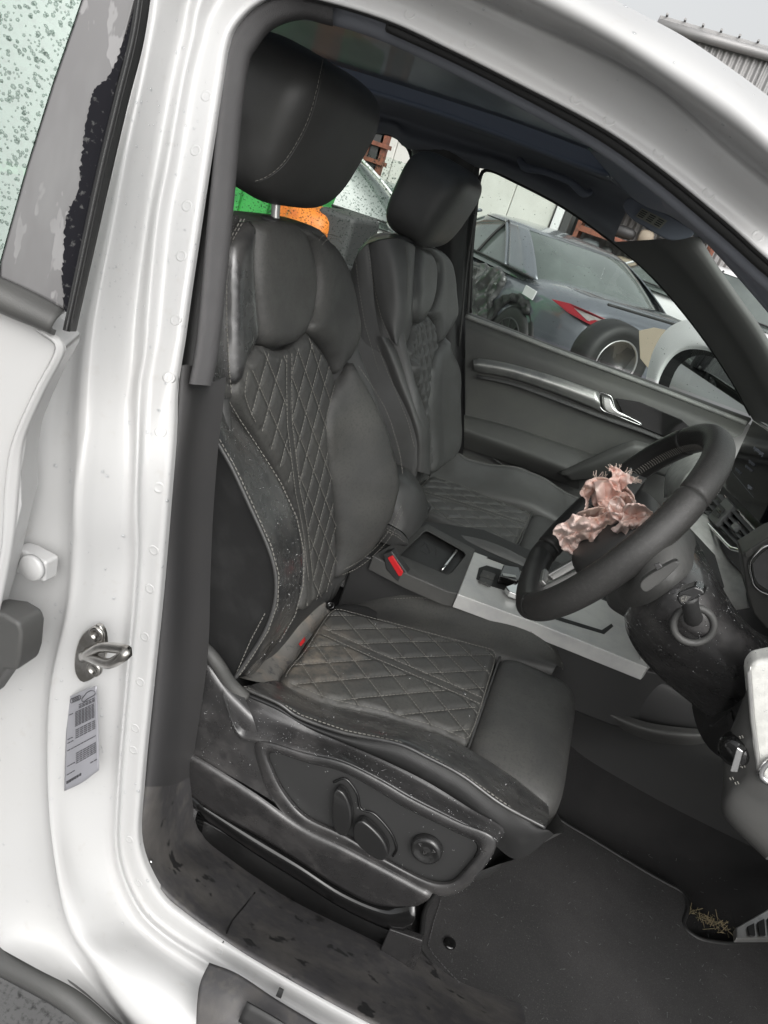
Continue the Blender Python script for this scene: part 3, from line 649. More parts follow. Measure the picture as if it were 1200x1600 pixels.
# silver inlay strip, swelling into the handle
up = [(740,563),(752,561),(800,570),(870,590),(935,613)]; lw = [(741,577),(752,581),(800,590),(870,614),(940,642)]
patch('silver_inlay', [[Yp(*q, 1.690) for q in up], [Yp(a[0] * .5 + b[0] * .5, a[1] * .5 + b[1] * .5, 1.680) for a, b in zip(up, lw)], [Yp(*q, 1.690) for q in lw]], 'satin', fdoor, (5, 8), .004)
patch('lower_inlay', [[Yp(*q, 1.690) for q in [(745,586),(800,597),(870,622),(940,648),(1000,669),(1050,690)]], [Yp(*q, 1.684) for q in [(745,591),(800,603),(870,628),(940,655),(1000,676),(1050,696)]]], 'trimlow', fdoor, (3, 6), .004)
tube('handle_bezel', [Yp(*q, 1.682) for q in [(938,614),(936,628),(942,641),(965,650),(1000,664),(998,660),(975,648),(962,640),(956,622),(950,617)]], .0018, 'chrome', fdoor, 8, 60, True)
patch('door_handle', [[Yp(940,617,1.688), Yp(955,622,1.688)], [Yp(944,640,1.682), Yp(962,640,1.682)], [Yp(970,651,1.682), Yp(985,653,1.682)]], 'satin', fdoor, (4, 4), .003)
prism('switch_recess', [Yp(*q, 1.690) for q in [(962,622),(1000,628),(1065,655),(1092,680),(1060,690),(1005,668),(975,648)]], (0, -.004, 0), 'gloss_black', fdoor, .001)
patch('armrest', [[Yp(725,648,1.700), Yp(800,667,1.700), Yp(880,694,1.700), Yp(935,712,1.700)], [Yp(725,652,1.672), Yp(800,672,1.668), Yp(880,700,1.655), Yp(925,718,1.65)], [Yp(725,665,1.640), Yp(800,690,1.635), Yp(880,722,1.62), Yp(905,733,1.62)], [Yp(725,675,1.632), Yp(800,703,1.627), Yp(880,735,1.615), Yp(905,744,1.615)], [Yp(725,700,1.665), Yp(800,725,1.66), Yp(880,755,1.65), Yp(905,765,1.65)]], 'doorp', fdoor, (4, 6))
patch('pull_grip', [[Yp(872,738,1.615), Yp(920,716,1.60), Yp(975,692,1.60), Yp(1003,690,1.61), Yp(1060,712,1.64)], [Yp(880,742,1.60), Yp(925,728,1.585), Yp(980,708,1.585), Yp(1010,704,1.60), Yp(1060,730,1.64)], [Yp(890,752,1.61), Yp(940,748,1.61), Yp(990,740,1.61), Yp(1030,742,1.62), Yp(1070,760,1.65)]], 'plastic', fdoor, (5, 6), .01, 1)
tube('pocket_edge', [Yp(*q, 1.675) for q in [(728,668),(735,690),(765,712),(800,735),(850,755)]], .004, 'plastic', fdoor, 8, 30)
# far panes: front door, rear door (its glass wound partly down)
pane = prism('window_pane', [Fp(px, py, .022) for px, py in WIN], (0, .004, 0), 'glass', fdoor)
RW = [(360,130),(470,168),(575,203),(613,211),(636,229),(645,257),(652,320),(660,400),(668,470),(500,402),(360,345),(280,312),(200,150)]
RL = [(250,120),(420,178),(585,238),(644,259),(652,320),(660,400),(668,470),(500,402),(360,345),(240,300)]
fr = patch('far_rear_door', [[Fp(180,282,.02), Fp(360,352,.02), Fp(530,414,.02), Fp(680,472,.02)], [Fp(180,285,-.01), Fp(360,355,-.01), Fp(530,418,-.01), Fp(680,476,-.01)], [Fp(180,300,-.03), Fp(360,368,-.03), Fp(530,430,-.03), Fp(680,490,-.03)], [Fp(180,420,-.04), Fp(360,500,-.04), Fp(530,560,-.04), Fp(690,620,-.04)], [Fp(180,640,-.05), Fp(360,700,-.05), Fp(530,760,-.05), Fp(690,800,-.05)]], 'plastic', car, (4, 6))
rpane = prism('lowered_pane', [Fp(px, py, .022) for px, py in RL], (0, .004, 0), 'glass', fr)
drops(rpane, 7500, .0009, .0034, None, .45, 11)
drops(pane, 260, .0008, .0022, None, .45, 12)
flush_drops('water_drops', 'raindrops on the far side windows, densest on the half lowered rear glass', 'water_on_glass')
tube('rear_window_seal', [Fp(px, py, .01) for px, py in RW[1:9]], .005, 'rubber', fr, 8, 80)
tube('rear_window_lip', [Fp(px, py, -.004) for px, py in [(200,290),(360,352),(530,413),(668,468)]], .0075, 'lip', fr, 8, 30)
# rear quarter of the cabin, tail end, outer skins of the far side (real thickness seen only from other angles)
patch('rear_quarter', [[ZZ(-1.32, 1.70, 1.0), ZZ(-1.7, 1.70, 1.0), ZZ(-2.1, 1.62, 1.0)], [ZZ(-1.34, 1.66, 1.2), ZZ(-1.7, 1.66, 1.2), ZZ(-2.1, 1.6, 1.2)], [ZZ(-1.36, 1.60, 1.48), ZZ(-1.7, 1.60, 1.47), ZZ(-2.0, 1.56, 1.4)]], 'plastic_dark', car)
patch('far_skin', [[ZZ(x, 1.80, 1.035) for x in (-1.5, -.5, .5)], [ZZ(x, 1.87, .95) for x in (-1.5, -.5, .5)], [ZZ(x, 1.88, .6) for x in (-1.5, -.5, .5)], [ZZ(x, 1.84, .35) for x in (-1.5, -.5, .5)]], 'paint', car)
rb = patch('rear_bench', [[ZZ(-1.20, y, .40) for y in (.3, .6, .95, 1.3, 1.6)], [ZZ(-.72, y, .56) for y in (.3, .6, .95, 1.3, 1.6)], [ZZ(-.78, y, .64) for y in (.3, .6, .95, 1.3, 1.6)], [ZZ(-1.12, y, .62) for y in (.3, .6, .95, 1.3, 1.6)], [ZZ(-1.26, y, .9) for y in (.3, .6, .95, 1.3, 1.6)], [ZZ(-1.34, y, 1.06) for y in (.3, .6, .95, 1.3, 1.6)], [ZZ(-1.44, y, 1.02) for y in (.3, .6, .95, 1.3, 1.6)], [ZZ(-1.5, y, .6) for y in (.3, .6, .95, 1.3, 1.6)]], 'leather_clean', car, (5, 4))
# grab handle above the far door
tube('grab_handle', [Fp(812,250,-.06), Fp(822,262,-.085), Fp(850,268,-.10), Fp(885,281,-.10), Fp(898,290,-.10), Fp(912,302,-.085), Fp(922,300,-.06)], [.008, .010, .008, .008, .008, .010, .008], 'lining2', car, 10, 50)
# sun visors
vis = prism('sun_visor', [Yp(*q, 1.22) for q in cr([(973,322),(978,312),(990,310),(1020,324),(1055,342),(1084,362),(1080,370),(1058,375),(1040,373),(1008,355),(985,340)], 36, True)], (0, .02, 0), 'lining2', car, .003)
W['tag'] = mat('cream_warning_tag', g3(.30, (1, 1, .86)), .6)
vt = prism('warning_tag', [Yp(*q, 1.215) for q in [(1003,325),(1043,345),(1031,358),(993,338)]], (0, .003, 0), 'tag', vis)
segs = []
for k in range(4):
    for s in range(3):
        t0, t1 = s / 3 + .04, s / 3 + .26; f = (k + 1) / 5
        def q_(t): a = np.array([1003,325.]) * (1 - t) + np.array([1043,345.]) * t; b_ = np.array([993,338.]) * (1 - t) + np.array([1031,358.]) * t; q = a * (1 - f) + b_ * f; return Yp(q[0], q[1], 1.2145)
        segs.append((q_(t0), q_(t1), np.array([0, -1., 0])))
join_bars('tag_print', segs, .0010, 'ink', vt)
dv = patch('near_sun_visor', [[Yp(918,232,.66), Yp(955,275,.62), Yp(1000,318,.58), Yp(1075,345,.52)], [Yp(925,234,.60), Yp(968,272,.56), Yp(1010,308,.52), Yp(1080,345,.48)], [Yp(930,236,.56), Yp(985,270,.50), Yp(1030,305,.47), Yp(1082,342,.46)]], 'lining2', car, (5, 6), .006)
tube('visor_wet_edge', [Yp(950,276,.63), Yp(975,298,.60), Yp(1000,316,.585), Yp(1040,330,.55)], .0018, 'water', dv, 6, 20)
# windscreen
ws = patch('windscreen', [[ZZ(.15, y, roofz(.15, y) - .02) for y in (.42, .7, .945, 1.2, 1.5)], [ZZ(.55, y, 1.27) for y in (.38, .7, .945, 1.2, 1.55)], [ZZ(1.0, y, 1.06) for y in (.34, .7, .945, 1.2, 1.6)]], 'glass', car, (5, 5), .004)
# ---- dashboard
dash = patch('dashboard', [[q + np.array([.07, 0, -.01]) for q in r_] for r_ in [[Yp(1150,690,1.62), Yp(1160,690,1.35), Yp(1175,690,1.1), Yp(1220,690,.8), Yp(1300,700,.5), Yp(1400,720,.28)],
                           [Yp(1035,735,1.62), Yp(1065,738,1.35), Yp(1110,745,1.1), Yp(1190,790,.8), Yp(1250,800,.5), Yp(1330,850,.28)],
                           [Yp(1040,775,1.62), Yp(1062,780,1.35), Yp(1088,798,1.06), Yp(1150,868,.80), Yp(1225,900,.5), Yp(1300,980,.28)],
                           [Yp(1050,880,1.62), Yp(1068,885,1.35), Yp(1110,900,1.06), Yp(1190,975,.80), Yp(1240,1040,.5), Yp(1290,1120,.28)],
                           [Yp(1100,960,1.62), Yp(1110,965,1.35), Yp(1130,1000,1.06), Yp(1210,1080,.80), Yp(1260,1160,.5), Yp(1300,1240,.28)]]], 'plastic_dark', car, (5, 5))
patch('passenger_inlay', [[Yp(1103,700,1.50), Yp(1120,712,1.30), Yp(1100,735,1.16)], [Yp(1070,712,1.50), Yp(1080,728,1.30), Yp(1076,745,1.16)], [Yp(1045,740,1.50), Yp(1052,755,1.30), Yp(1068,762,1.16)], [Yp(1041,778,1.50), Yp(1058,775,1.30), Yp(1064,770,1.16)]], 'brushed', dash, (5, 5), .006)
inl = patch('driver_inlay', [[Yp(1070,795,1.02), Yp(1096,806,.99), Yp(1108,812,.98)], [Yp(1072,825,.90), Yp(1100,840,.88), Yp(1128,868,.87)], [Yp(1095,870,.84), Yp(1130,890,.83), Yp(1160,905,.82)], [Yp(1105,920,.80), Yp(1135,925,.79), Yp(1166,930,.78)], [Yp(1125,945,.78), Yp(1148,953,.77), Yp(1171,950,.765)]], 'brushed', dash, (5, 5), .006)
# screen
SC = [Yp(1176,655,1.07), Yp(1128,760,1.06), Yp(1186,818,.82), Yp(1244,700,.82)]
n_ = np.cross(SC[1] - SC[0], SC[2] - SC[1]); n_ /= np.linalg.norm(n_); n_ = n_ if n_[0] < 0 else -n_
scr = prism('touch_screen', SC, -n_ * .014, 'screen', dash, .003)
prism('screen_border', [SC[0] - n_ * .014, SC[1] - n_ * .014, SC[2] - n_ * .014, SC[3] - n_ * .014], -n_ * .01, 'plastic', dash)
def sp_(u, v): return (SC[0] * (1 - v) + SC[1] * v) * (1 - u) + (SC[3] * (1 - v) + SC[2] * v) * u + n_ * .0008
W['ui'] = mat('screen_print', g3(.5, (.9, .95, 1.1)), .5)
W['ui2'] = mat('screen_print_dim', g3(.22, (.9, .95, 1.1)), .5)
def uitext(name, u0, v, du_, n, size, m_):
    segs = []
    rs = np.random.RandomState(int(u0 * 100 + v * 10))
    for i in range(n):
        u = u0 + du_ * i; a = sp_(u, v); b = sp_(u, v + size * (1.0 if rs.rand() < .35 else .6)); segs.append((a, b, n_)); 
        if rs.rand() < .7: segs.append((a, sp_(u + du_ * .6, v + size * .1), n_))
        if rs.rand() < .5: segs.append((b, sp_(u + du_ * .6, v + size * .6), n_))
    join_bars(name, segs, .0006, m_, scr)
uitext('screen_heading', .30, .28, .022, 11, .05, 'ui'); uitext('screen_text', .32, .46, .017, 9, .035, 'ui2'); uitext('screen_text', .30, .54, .017, 11, .035, 'ui2')
uitext('screen_text', .12, .66, .018, 10, .035, 'ui2'); uitext('screen_text', .52, .72, .02, 5, .04, 'ui'); join_bars('screen_rule', [(sp_(.1, .74), sp_(.72, .80), n_)], .0004, 'ui2', scr)
# air vent under the screen
VA = [Yp(1124,766,1.05), Yp(1183,832,.82)]; VB = [Yp(1098,802,1.02), Yp(1152,856,.80)]
vn = np.cross(VA[1] - VA[0], VB[0] - VA[0]); vn /= np.linalg.norm(vn); vn = vn if vn[0] < 0 else -vn
def vp(u, v, o=0): return (VA[0] * (1 - u) + VA[1] * u) * (1 - v) + (VB[0] * (1 - u) + VB[1] * u) * v + vn * o
vent = prism('air_vent', [vp(0,0,-.012), vp(1,0,-.012), vp(1,1,-.012), vp(0,1,-.012)], -vn * .03, 'gloss_black', dash)
for k in range(4):
    v = .06 + k * .24
    prism('vent_slat', [vp(0,v,-.008), vp(1,v,-.008), vp(1,v+.13,.001), vp(0,v+.13,.001)], -vn * .002, 'ventg', vent, .0006)
prism('hazard_switch', [vp(.22,-.02,.003), vp(.44,-.02,.003), vp(.46,.98,.006), vp(.20,.98,.006)], -vn * .012, 'ventg', vent, .002)
for v in (.30, .55):
    prism('switch_key', [vp(.26,v,.0085), vp(.40,v,.0085), vp(.41,v+.17,.009), vp(.255,v+.17,.009)], -vn * .004, 'trimlow', vent, .001)
join_bars('hazard_mark', [(vp(.30,.44,.010), vp(.36,.44,.010), vn), (vp(.36,.44,.010), vp(.33,.50,.010), vn), (vp(.33,.50,.010), vp(.30,.44,.010), vn)], .0006, 'stitch', vent)
prism('slat_tab', [vp(.68,.30,.006), vp(.78,.30,.006), vp(.80,.62,.008), vp(.70,.62,.008)], -vn * .008, 'ventg', vent, .002)
tube('chrome_surround', [vp(-.03,.2,.003), vp(-.02,.9,.003), vp(.0,1.12,.003), vp(.3,1.14,.004), vp(.6,1.16,.004), vp(.95,1.18,.004), vp(1.06,1.05,.003), vp(1.25,.8,.003), vp(1.6,.55,.003)], .0034, 'chrome', dash, 10, 80)
# instrument panel edge on the right
ins = prism('instrument_cluster', [Yp(*q, .66) for q in [(1158,866),(1200,840),(1290,800),(1300,1000),(1200,985),(1178,960),(1168,930)]], (0, .06, 0), 'plastic', dash, .003)
tube('chrome_rim', [Yp(*q, .654) for q in [(1250,840),(1200,852),(1181,866),(1172,880),(1175,903),(1181,917),(1200,928),(1250,940)]], .0022, 'chrome', ins, 8, 60)
prism('dial_glass', [Yp(*q, .658) for q in [(1250,845),(1200,857),(1184,870),(1176,882),(1179,901),(1185,912),(1200,922),(1250,934)]], (0, .002, 0), 'screen', ins)
prism('round_button', [Yp(*q, .656) for q in [(1164,862),(1172,856),(1176,860),(1175,866),(1168,870),(1164,868)]], (0, -.003, 0), 'plastic', ins, .0006)
# driver side end of the dash: pale inlay block, light switch panel
eb = prism('door_side_inlay', [Yp(*q, .30) for q in [(1166,1050),(1177,1035),(1300,1010),(1300,1250),(1210,1228),(1190,1221),(1180,1205),(1172,1120)]], (0, .03, 0), 'brushed', dash, .006)
prism('inlay_edge', [Yp(*q, .296) for q in [(1166,1052),(1174,1040),(1180,1120),(1190,1200),(1196,1222),(1184,1212),(1172,1130)]], (0, .004, 0), 'satin', dash, .002)
tube('lamp_bezel', [Yp(*q, .294) for q in [(1230,1180),(1206,1188),(1192,1200),(1190,1212),(1200,1222)]], .0035, 'chrome', dash, 10, 30)
lp = patch('light_switch_panel', [[Yp(1168,1075,.305), Yp(1172,1120,.30), Yp(1182,1190,.298), Yp(1194,1225,.298), Yp(1300,1260,.298)], [Yp(1160,1095,.32), Yp(1152,1140,.315), Yp(1160,1200,.31), Yp(1170,1240,.305), Yp(1290,1300,.30)], [Yp(1148,1125,.345), Yp(1132,1170,.335), Yp(1131,1225,.33), Yp(1133,1272,.32), Yp(1200,1338,.31)], [Yp(1148,1125,.38), Yp(1134,1170,.38), Yp(1133,1225,.38), Yp(1136,1275,.38), Yp(1210,1345,.38)]], 'plastic', dash, (6, 6))
c = Yp(1150, 1170, .318); lathe('light_knob', [(.018, -.006), (.018, .006), (.015, .012), (.008, .013), (.0001, .013)], c, frame([.5, 0, -.9], [-.55, -.8, -.1]), 'gloss_black', lp, 20)
prism('knob_grip', [c + np.array(v) for v in [(-.004,-.012,.016), (.004,-.012,.014), (.012,-.010,-.014), (.004,-.012,-.016)]], (-.006, -.012, 0), 'chrome', lp, .0015)
for (px, py) in ((1155,1150),(1165,1165),(1158,1196),(1140,1215),(1148,1222),(1163,1180)):
    join_bars('switch_symbol', [(Yp(px, py, .306), Yp(px + 2, py + 4, .306), np.array([0, -1., 0])), (Yp(px + 4, py - 1, .306), Yp(px + 6, py + 3, .306), np.array([0, -1., 0]))], .0007, 'stitch', lp)
drops(eb, 160, .0006, .0015, None, .5, 31)
# lower dash and knee area, tunnel side
tun = patch('tunnel_side', [[Yp(560,868,.862), Yp(720,926,.86), Yp(860,990,.86), Yp(1000,1042,.865), Yp(1150,1100,.875), Yp(1300,1150,.88)],
                      [Yp(560,880,.845), Yp(715,940,.845), Yp(855,1004,.845), Yp(1000,1060,.85), Yp(1150,1120,.86), Yp(1300,1170,.87)],
                      [Yp(570,960,.85), Yp(715,1010,.85), Yp(850,1070,.85), Yp(1010,1120,.85), Yp(1140,1145,.86), Yp(1300,1190,.87)],
                      [Yp(575,1060,.875), Yp(715,1120,.875), Yp(900,1150,.87), Yp(1010,1160,.87), Yp(1135,1190,.87), Yp(1300,1230,.87)],
                      [ZZ(-.30,.865,.36), ZZ(-.05,.865,.36), ZZ(.20,.865,.37), ZZ(.40,.865,.38), ZZ(.6,.865,.40), ZZ(.85,.865,.42)]], 'plastic_dark', car, (6, 6))
patch('tunnel_moulding', [[Yp(905,1070,.852), Yp(950,1105,.845), Yp(1010,1128,.84), Yp(1080,1138,.845), Yp(1135,1140,.855)], [Yp(908,1080,.838), Yp(950,1116,.83), Yp(1010,1142,.825), Yp(1080,1151,.83), Yp(1135,1146,.85)], [Yp(915,1092,.85), Yp(955,1128,.85), Yp(1010,1156,.85), Yp(1080,1164,.85), Yp(1140,1152,.86)]], 'plastic', tun, (5, 6))
patch('knee_panel', [[Yp(1120,960,.62), Yp(1180,1010,.42), Yp(1210,1060,.34)], [Yp(1080,1090,.66), Yp(1125,1130,.50), Yp(1170,1120,.36)], [Yp(1120,1180,.80), Yp(1130,1150,.55), Yp(1150,1140,.40)], [ZZ(.62,.84,.62), ZZ(.60,.58,.66), ZZ(.55,.36,.68)], [ZZ(.95,.84,.62), ZZ(.95,.58,.66), ZZ(.95,.36,.68)]], 'plastic_dark', car, (6, 6))
# left foot rest with rubber slots
fz = .44
frs = prism('foot_rest', [Zp(*q, fz) for q in [(1150,1449),(1151,1466),(1290,1466),(1290,1380),(1200,1420)]], (0, 0, -.012), 'satin', car, .002)
for k in range(5):
    a = 1167 + k * 16; prism('rubber_slot', [Zp(*q, fz + .001) for q in [(a, 1449 - k * 7), (a + 10, 1444 - k * 7), (a + 12, 1463), (a + 3, 1463)]], (0, 0, .003), 'rubber', frs)
# ---- centre console
cz = .695
def cz_(px, py, o=0): return Zp(px, py, cz + o)
console = prism('centre_console', [cz_(555,862), cz_(600,812), cz_(660,812), cz_(755,826), cz_(880,880), cz_(1050,960), cz_(1110,1010), cz_(1075,1060), cz_(1005,1046), cz_(900,1006), cz_(716,930), cz_(640,893)], (0, 0, -.14), 'plastic_dark', car, .006)
# raised surround of the phone tray
tr_o = [(582,868),(655,824),(668,818),(743,858),(741,863),(716,927),(700,924),(640,898)]
tr_i = [(625,868),(662,832),(668,830),(724,862),(727,868),(706,894),(698,898),(640,874)]
A_ = [cz_(px, py, .012) for px, py in tr_o]; Bq = [cz_(px, py, .012) for px, py in tr_i]; Dq = [cz_(px, py, -.006) for px, py in [(p[0], p[1] - 1) for p in tr_i]]; Eq = [p - np.array([0, 0, .03]) for p in A_]
n = 8; V = Eq + A_ + Bq + Dq; mesh('tray_surround', V, gridfaces(4, n, False, True) + [tuple(range(3 * n, 4 * n))], 'plastic', console, False)
bev(bpy.data.objects['tray_surround'], .003, 2)
W['ribmat'] = mat('ribbed_rubber_mat', g3(.26, (1, 1, .94)), .5, bump=[(300, .4)], var=(60, g3(.32, (1, 1, .9)), .45, .6))
tm = [(628,868),(664,834),(722,863),(706,890),(698,895)]
tray = prism('phone_tray_mat', [cz_(px, py, -.0045) for px, py in tm], (0, 0, .003), 'ribmat', console)
segs = []
for k in range(16):
    t = (k + .5) / 16; a = np.array(tm[0]) * (1 - t) + np.array(tm[1]) * t; b_ = np.array(tm[4]) * (1 - t) + np.array(tm[2]) * t; segs.append((cz_(*a, -.0012), cz_(*b_, -.0012), np.array([0, 0, 1.])))
join_bars('mat_ribs', segs, .0007, 'ribmat', tray)
sy_ = [(655,856),(664,848),(682,856),(680,868),(668,867),(656,860)]
join_bars('charge_symbol', [(cz_(*a, .0), cz_(*b_, .0), np.array([0, 0, 1.])) for a, b_ in zip(sy_, sy_[1:])] + [(cz_(660,853,.0), cz_(678,860,.0), np.array([0, 0, 1.])), (cz_(668,852,.0), cz_(672,866,.0), np.array([0, 0, 1.]))], .0008, 'plastic_dark', tray)
tube('tray_catch', [cz_(690,892,.004), cz_(694,886,.012), cz_(711,864,.012), cz_(713,860,.004)], .0035, 'chrome', console, 10, 24)
# armrest lid
def armfn(q):
    return np.array([q[0], q[1], q[2]])
ar = patch('armrest_lid', [[Yp(560,800,.84), Yp(575,760,.86), Yp(590,735,.90), Yp(600,720,1.05)], [Yp(600,815,.845), Yp(612,776,.855), Yp(625,745,.90), Yp(640,735,1.05)], [Yp(625,828,.85), Yp(636,800,.865), Yp(652,765,.92), Yp(663,770,1.05)], [Yp(634,836,.86), Yp(648,814,.88), Yp(664,785,.95), Yp(668,790,1.05)], [Yp(638,842,.87), Yp(650,832,.89), Yp(663,815,.95), Yp(668,808,1.05)]], 'leather_clean', console, (6, 6))
patch('armrest_side', [[Yp(560,802,.84), Yp(600,817,.845), Yp(625,830,.85), Yp(637,843,.868)], [Yp(560,812,.842), Yp(600,830,.848), Yp(622,843,.853), Yp(637,852,.872)], [Yp(565,835,.85), Yp(598,848,.855), Yp(615,853,.86), Yp(630,854,.88)]], 'leather_clean', console, (4, 6))
sts = []
for dy in (0, 4): sts += stitches([Yp(565,808 + dy,.838), Yp(600,823 + dy,.843), Yp(622,835 + dy,.848), Yp(635,845 + dy,.866)], [0, -1, 0], .006)
join_bars('armrest_stitching', sts, .0006, 'stitch', console).parent = console
patch('armrest_base', [[Yp(570,850,.86), Yp(625,862,.86)], [Yp(570,880,.86), Yp(640,890,.86)]], 'plastic_dark', console, (3, 3))
# silver surround of the selector
W['plate'] = mat('satin_metal_plate', g3(.66, (1, 1, .97)), .36, .1, var=(18, g3(.55), .45, .7))
pl_o = [(741,862),(800,884),(850,900),(950,940),(1060,990),(1012,1043),(900,998),(840,974),(715,928)]
plate = prism('selector_plate', [cz_(px, py, .0145) for px, py in pl_o], (0, 0, -.03), 'plate', console, .002)
prism('plate_flank', [cz_(715,929,.012), cz_(733,936,.012), cz_(733,945,-.012), cz_(716,938,-.012)], (0, .003, 0), 'plate', console)
bz = [(748,888),(760,884),(840,908),(900,935),(880,955),(845,940),(760,914),(744,905)]
prism('selector_recess', [cz_(px, py, .0148) for px, py in bz], (0, 0, .0015), 'rubber', plate, .0005)
for i, P in enumerate([[(754,892),(774,899),(770,908),(749,901)], [(750,903),(770,910),(766,918),(747,910)]]):
    prism('selector_button', [cz_(px, py, .0168) for px, py in P], (0, 0, .0035), 'plastic', plate, .001)
    c = np.mean(P, 0); join_bars('button_mark', [(cz_(c[0] - 2, c[1], .0205), cz_(c[0] + 2, c[1], .0205), np.array([0, 0, 1.])), (cz_(c[0], c[1] - 1.5, .0205), cz_(c[0] + 1, c[1] + 1.5, .0205), np.array([0, 0, 1.]))], .0005, 'stitch', plate)
sel = prism('gear_selector', [cz_(px, py, .018) for px, py in [(783,894),(808,898),(812,910),(806,920),(790,915),(776,912)]], (-.002, 0, .018), 'gloss_black', plate, .003)
prism('selector_trim', [cz_(px, py, .0365) for px, py in [(785,896),(805,899),(807,903),(786,900)]], (0, 0, .001), 'satin', plate)
prism('selector_front', [cz_(px, py, .03) for px, py in [(790,916),(812,908),(826,914),(812,930),(796,924)]], (0, 0, -.012), 'chrome', plate, .002)
prism('cup_lid_line', [cz_(px, py, .0148) for px, py in [(868,968),(872,964),(940,985),(955,975),(958,979),(944,991)]], (0, 0, .001), 'rubber', plate)
prism('slot_recess', [cz_(px, py, .0150) for px, py in [(760,872),(766,870),(850,900),(846,904)]], (0, 0, .001), 'rubber', plate)
patch('console_gloss_side', [[Yp(736,930,.846), Yp(860,984,.846), Yp(1012,1041,.846)], [Yp(736,944,.842), Yp(860,1000,.842), Yp(1008,1062,.842)]], 'gloss_black', console, (3, 6), .003)
prism('console_end_trim', [Yp(*q, .835) for q in [(1003,1016),(1019,1030),(1012,1038),(996,1040)]], (0, .01, 0), 'satin', console, .002)
# ================================================================ driver's seat
YC = .556
def xc(z): return np.interp(z, [.55, .64, .75, .85, .97, 1.086, 1.18, 1.25, 1.30], [-.245, -.268, -.300, -.328, -.366, -.402, -.430, -.452, -.475])
def bb(z): return np.interp(z, [.60, .66, .70, .75, .80, .86, .95, 1.05, 1.12, 1.25], [.01, .025, .050, .082, .100, .108, .092, .050, .022, .012])
def XB(y, z):
    t = abs(y - YC) / .265; s = min(1, max(0, (t - (.50 if y > YC else .60)) / (.47 if y > YC else .4))); s = s * s * (3 - 2 * s) * (1 if y > YC else .7)
    return xc(z) + bb(z) * s - 1.5 * max(0, t - .97) ** 2 - .35 * max(0, z - 1.215) ** 1 * 0
def SB(u, v): return np.array([XB(u, v), u, v])
def hb(px, py):
    p = hit(px, py, lambda q: q[0] - XB(q[1], q[2]))
    if px > 500 and abs(p[0] - XB(p[1], p[2])) > .004 or p[1] > .822: p = Yp(px, py, .82)
    if p[1] < .412 and 380 < px < 470: p = Yp(px, py, .412)
    return (p[1], p[2])
def ZC(x, y):
    b = np.interp(x, [-.32, -.26, -.10, .056, .13, .19, .22], [.625, .640, .655, .667, .672, .655, .62])
    return b + .006 * math.cos(min(1.5, abs(y - YC) / .16 * 1.3)) - .011
def SCU(u, v): return np.array([u, v, ZC(u, v)])
def hc(px, py): p = hit(px, py, lambda q: q[2] - ZC(q[0], q[1])); return (p[0], p[1])
seat = thing('driver_seat', 'dusty black leather driver seat with diamond quilting, wet along the edge by the open door', 'car seat', (-.1, YC, .40), 'quilted black leather front seats')
# --- back shell (closed body behind the front panels)
def ring_back(z, wL, wR, dep, back):
    P = []
    for t in np.linspace(0, 2 * math.pi, 40, endpoint=False):
        c, s = math.cos(t), math.sin(t); y0, y1 = YC - wL + .030, YC + wR
        yy = (y0 + y1) / 2 + (y1 - y0) / 2 * math.copysign(abs(c) ** .5, c)
        if s >= 0: xx = XB(yy, z) - .014 if abs(c) < .93 else XB(yy, z) - .014 - (abs(c) - .93) * .25
        else: xx = xc(z) - back * abs(s) ** .5 - .014
        P.append((xx, yy, z))
    return P
lev = [(.58,.20,.20,.10),(.64,.235,.215,.12),(.72,.262,.245,.14),(.82,.272,.260,.15),(.92,.270,.258,.15),(1.0,.262,.246,.14),(1.08,.240,.226,.13),(1.14,.225,.222,.12),(1.19,.215,.205,.11),(1.225,.195,.175,.09),(1.238,.165,.14,.07),(1.243,.10,.09,.04)]
V = []; 
for z, a, b_, k in lev: V += ring_back(z, a, b_, 0, k)
n = 40; shell = mesh('back_shell', V, gridfaces(len(lev), n, False, True) + [tuple(range(n - 1, -1, -1)), tuple((len(lev) - 1) * n + k for k in range(n))], 'leather_clean', seat)
sub = shell.modifiers.new('smooth', 'SUBSURF'); sub.levels = 1; sub.render_levels = 1
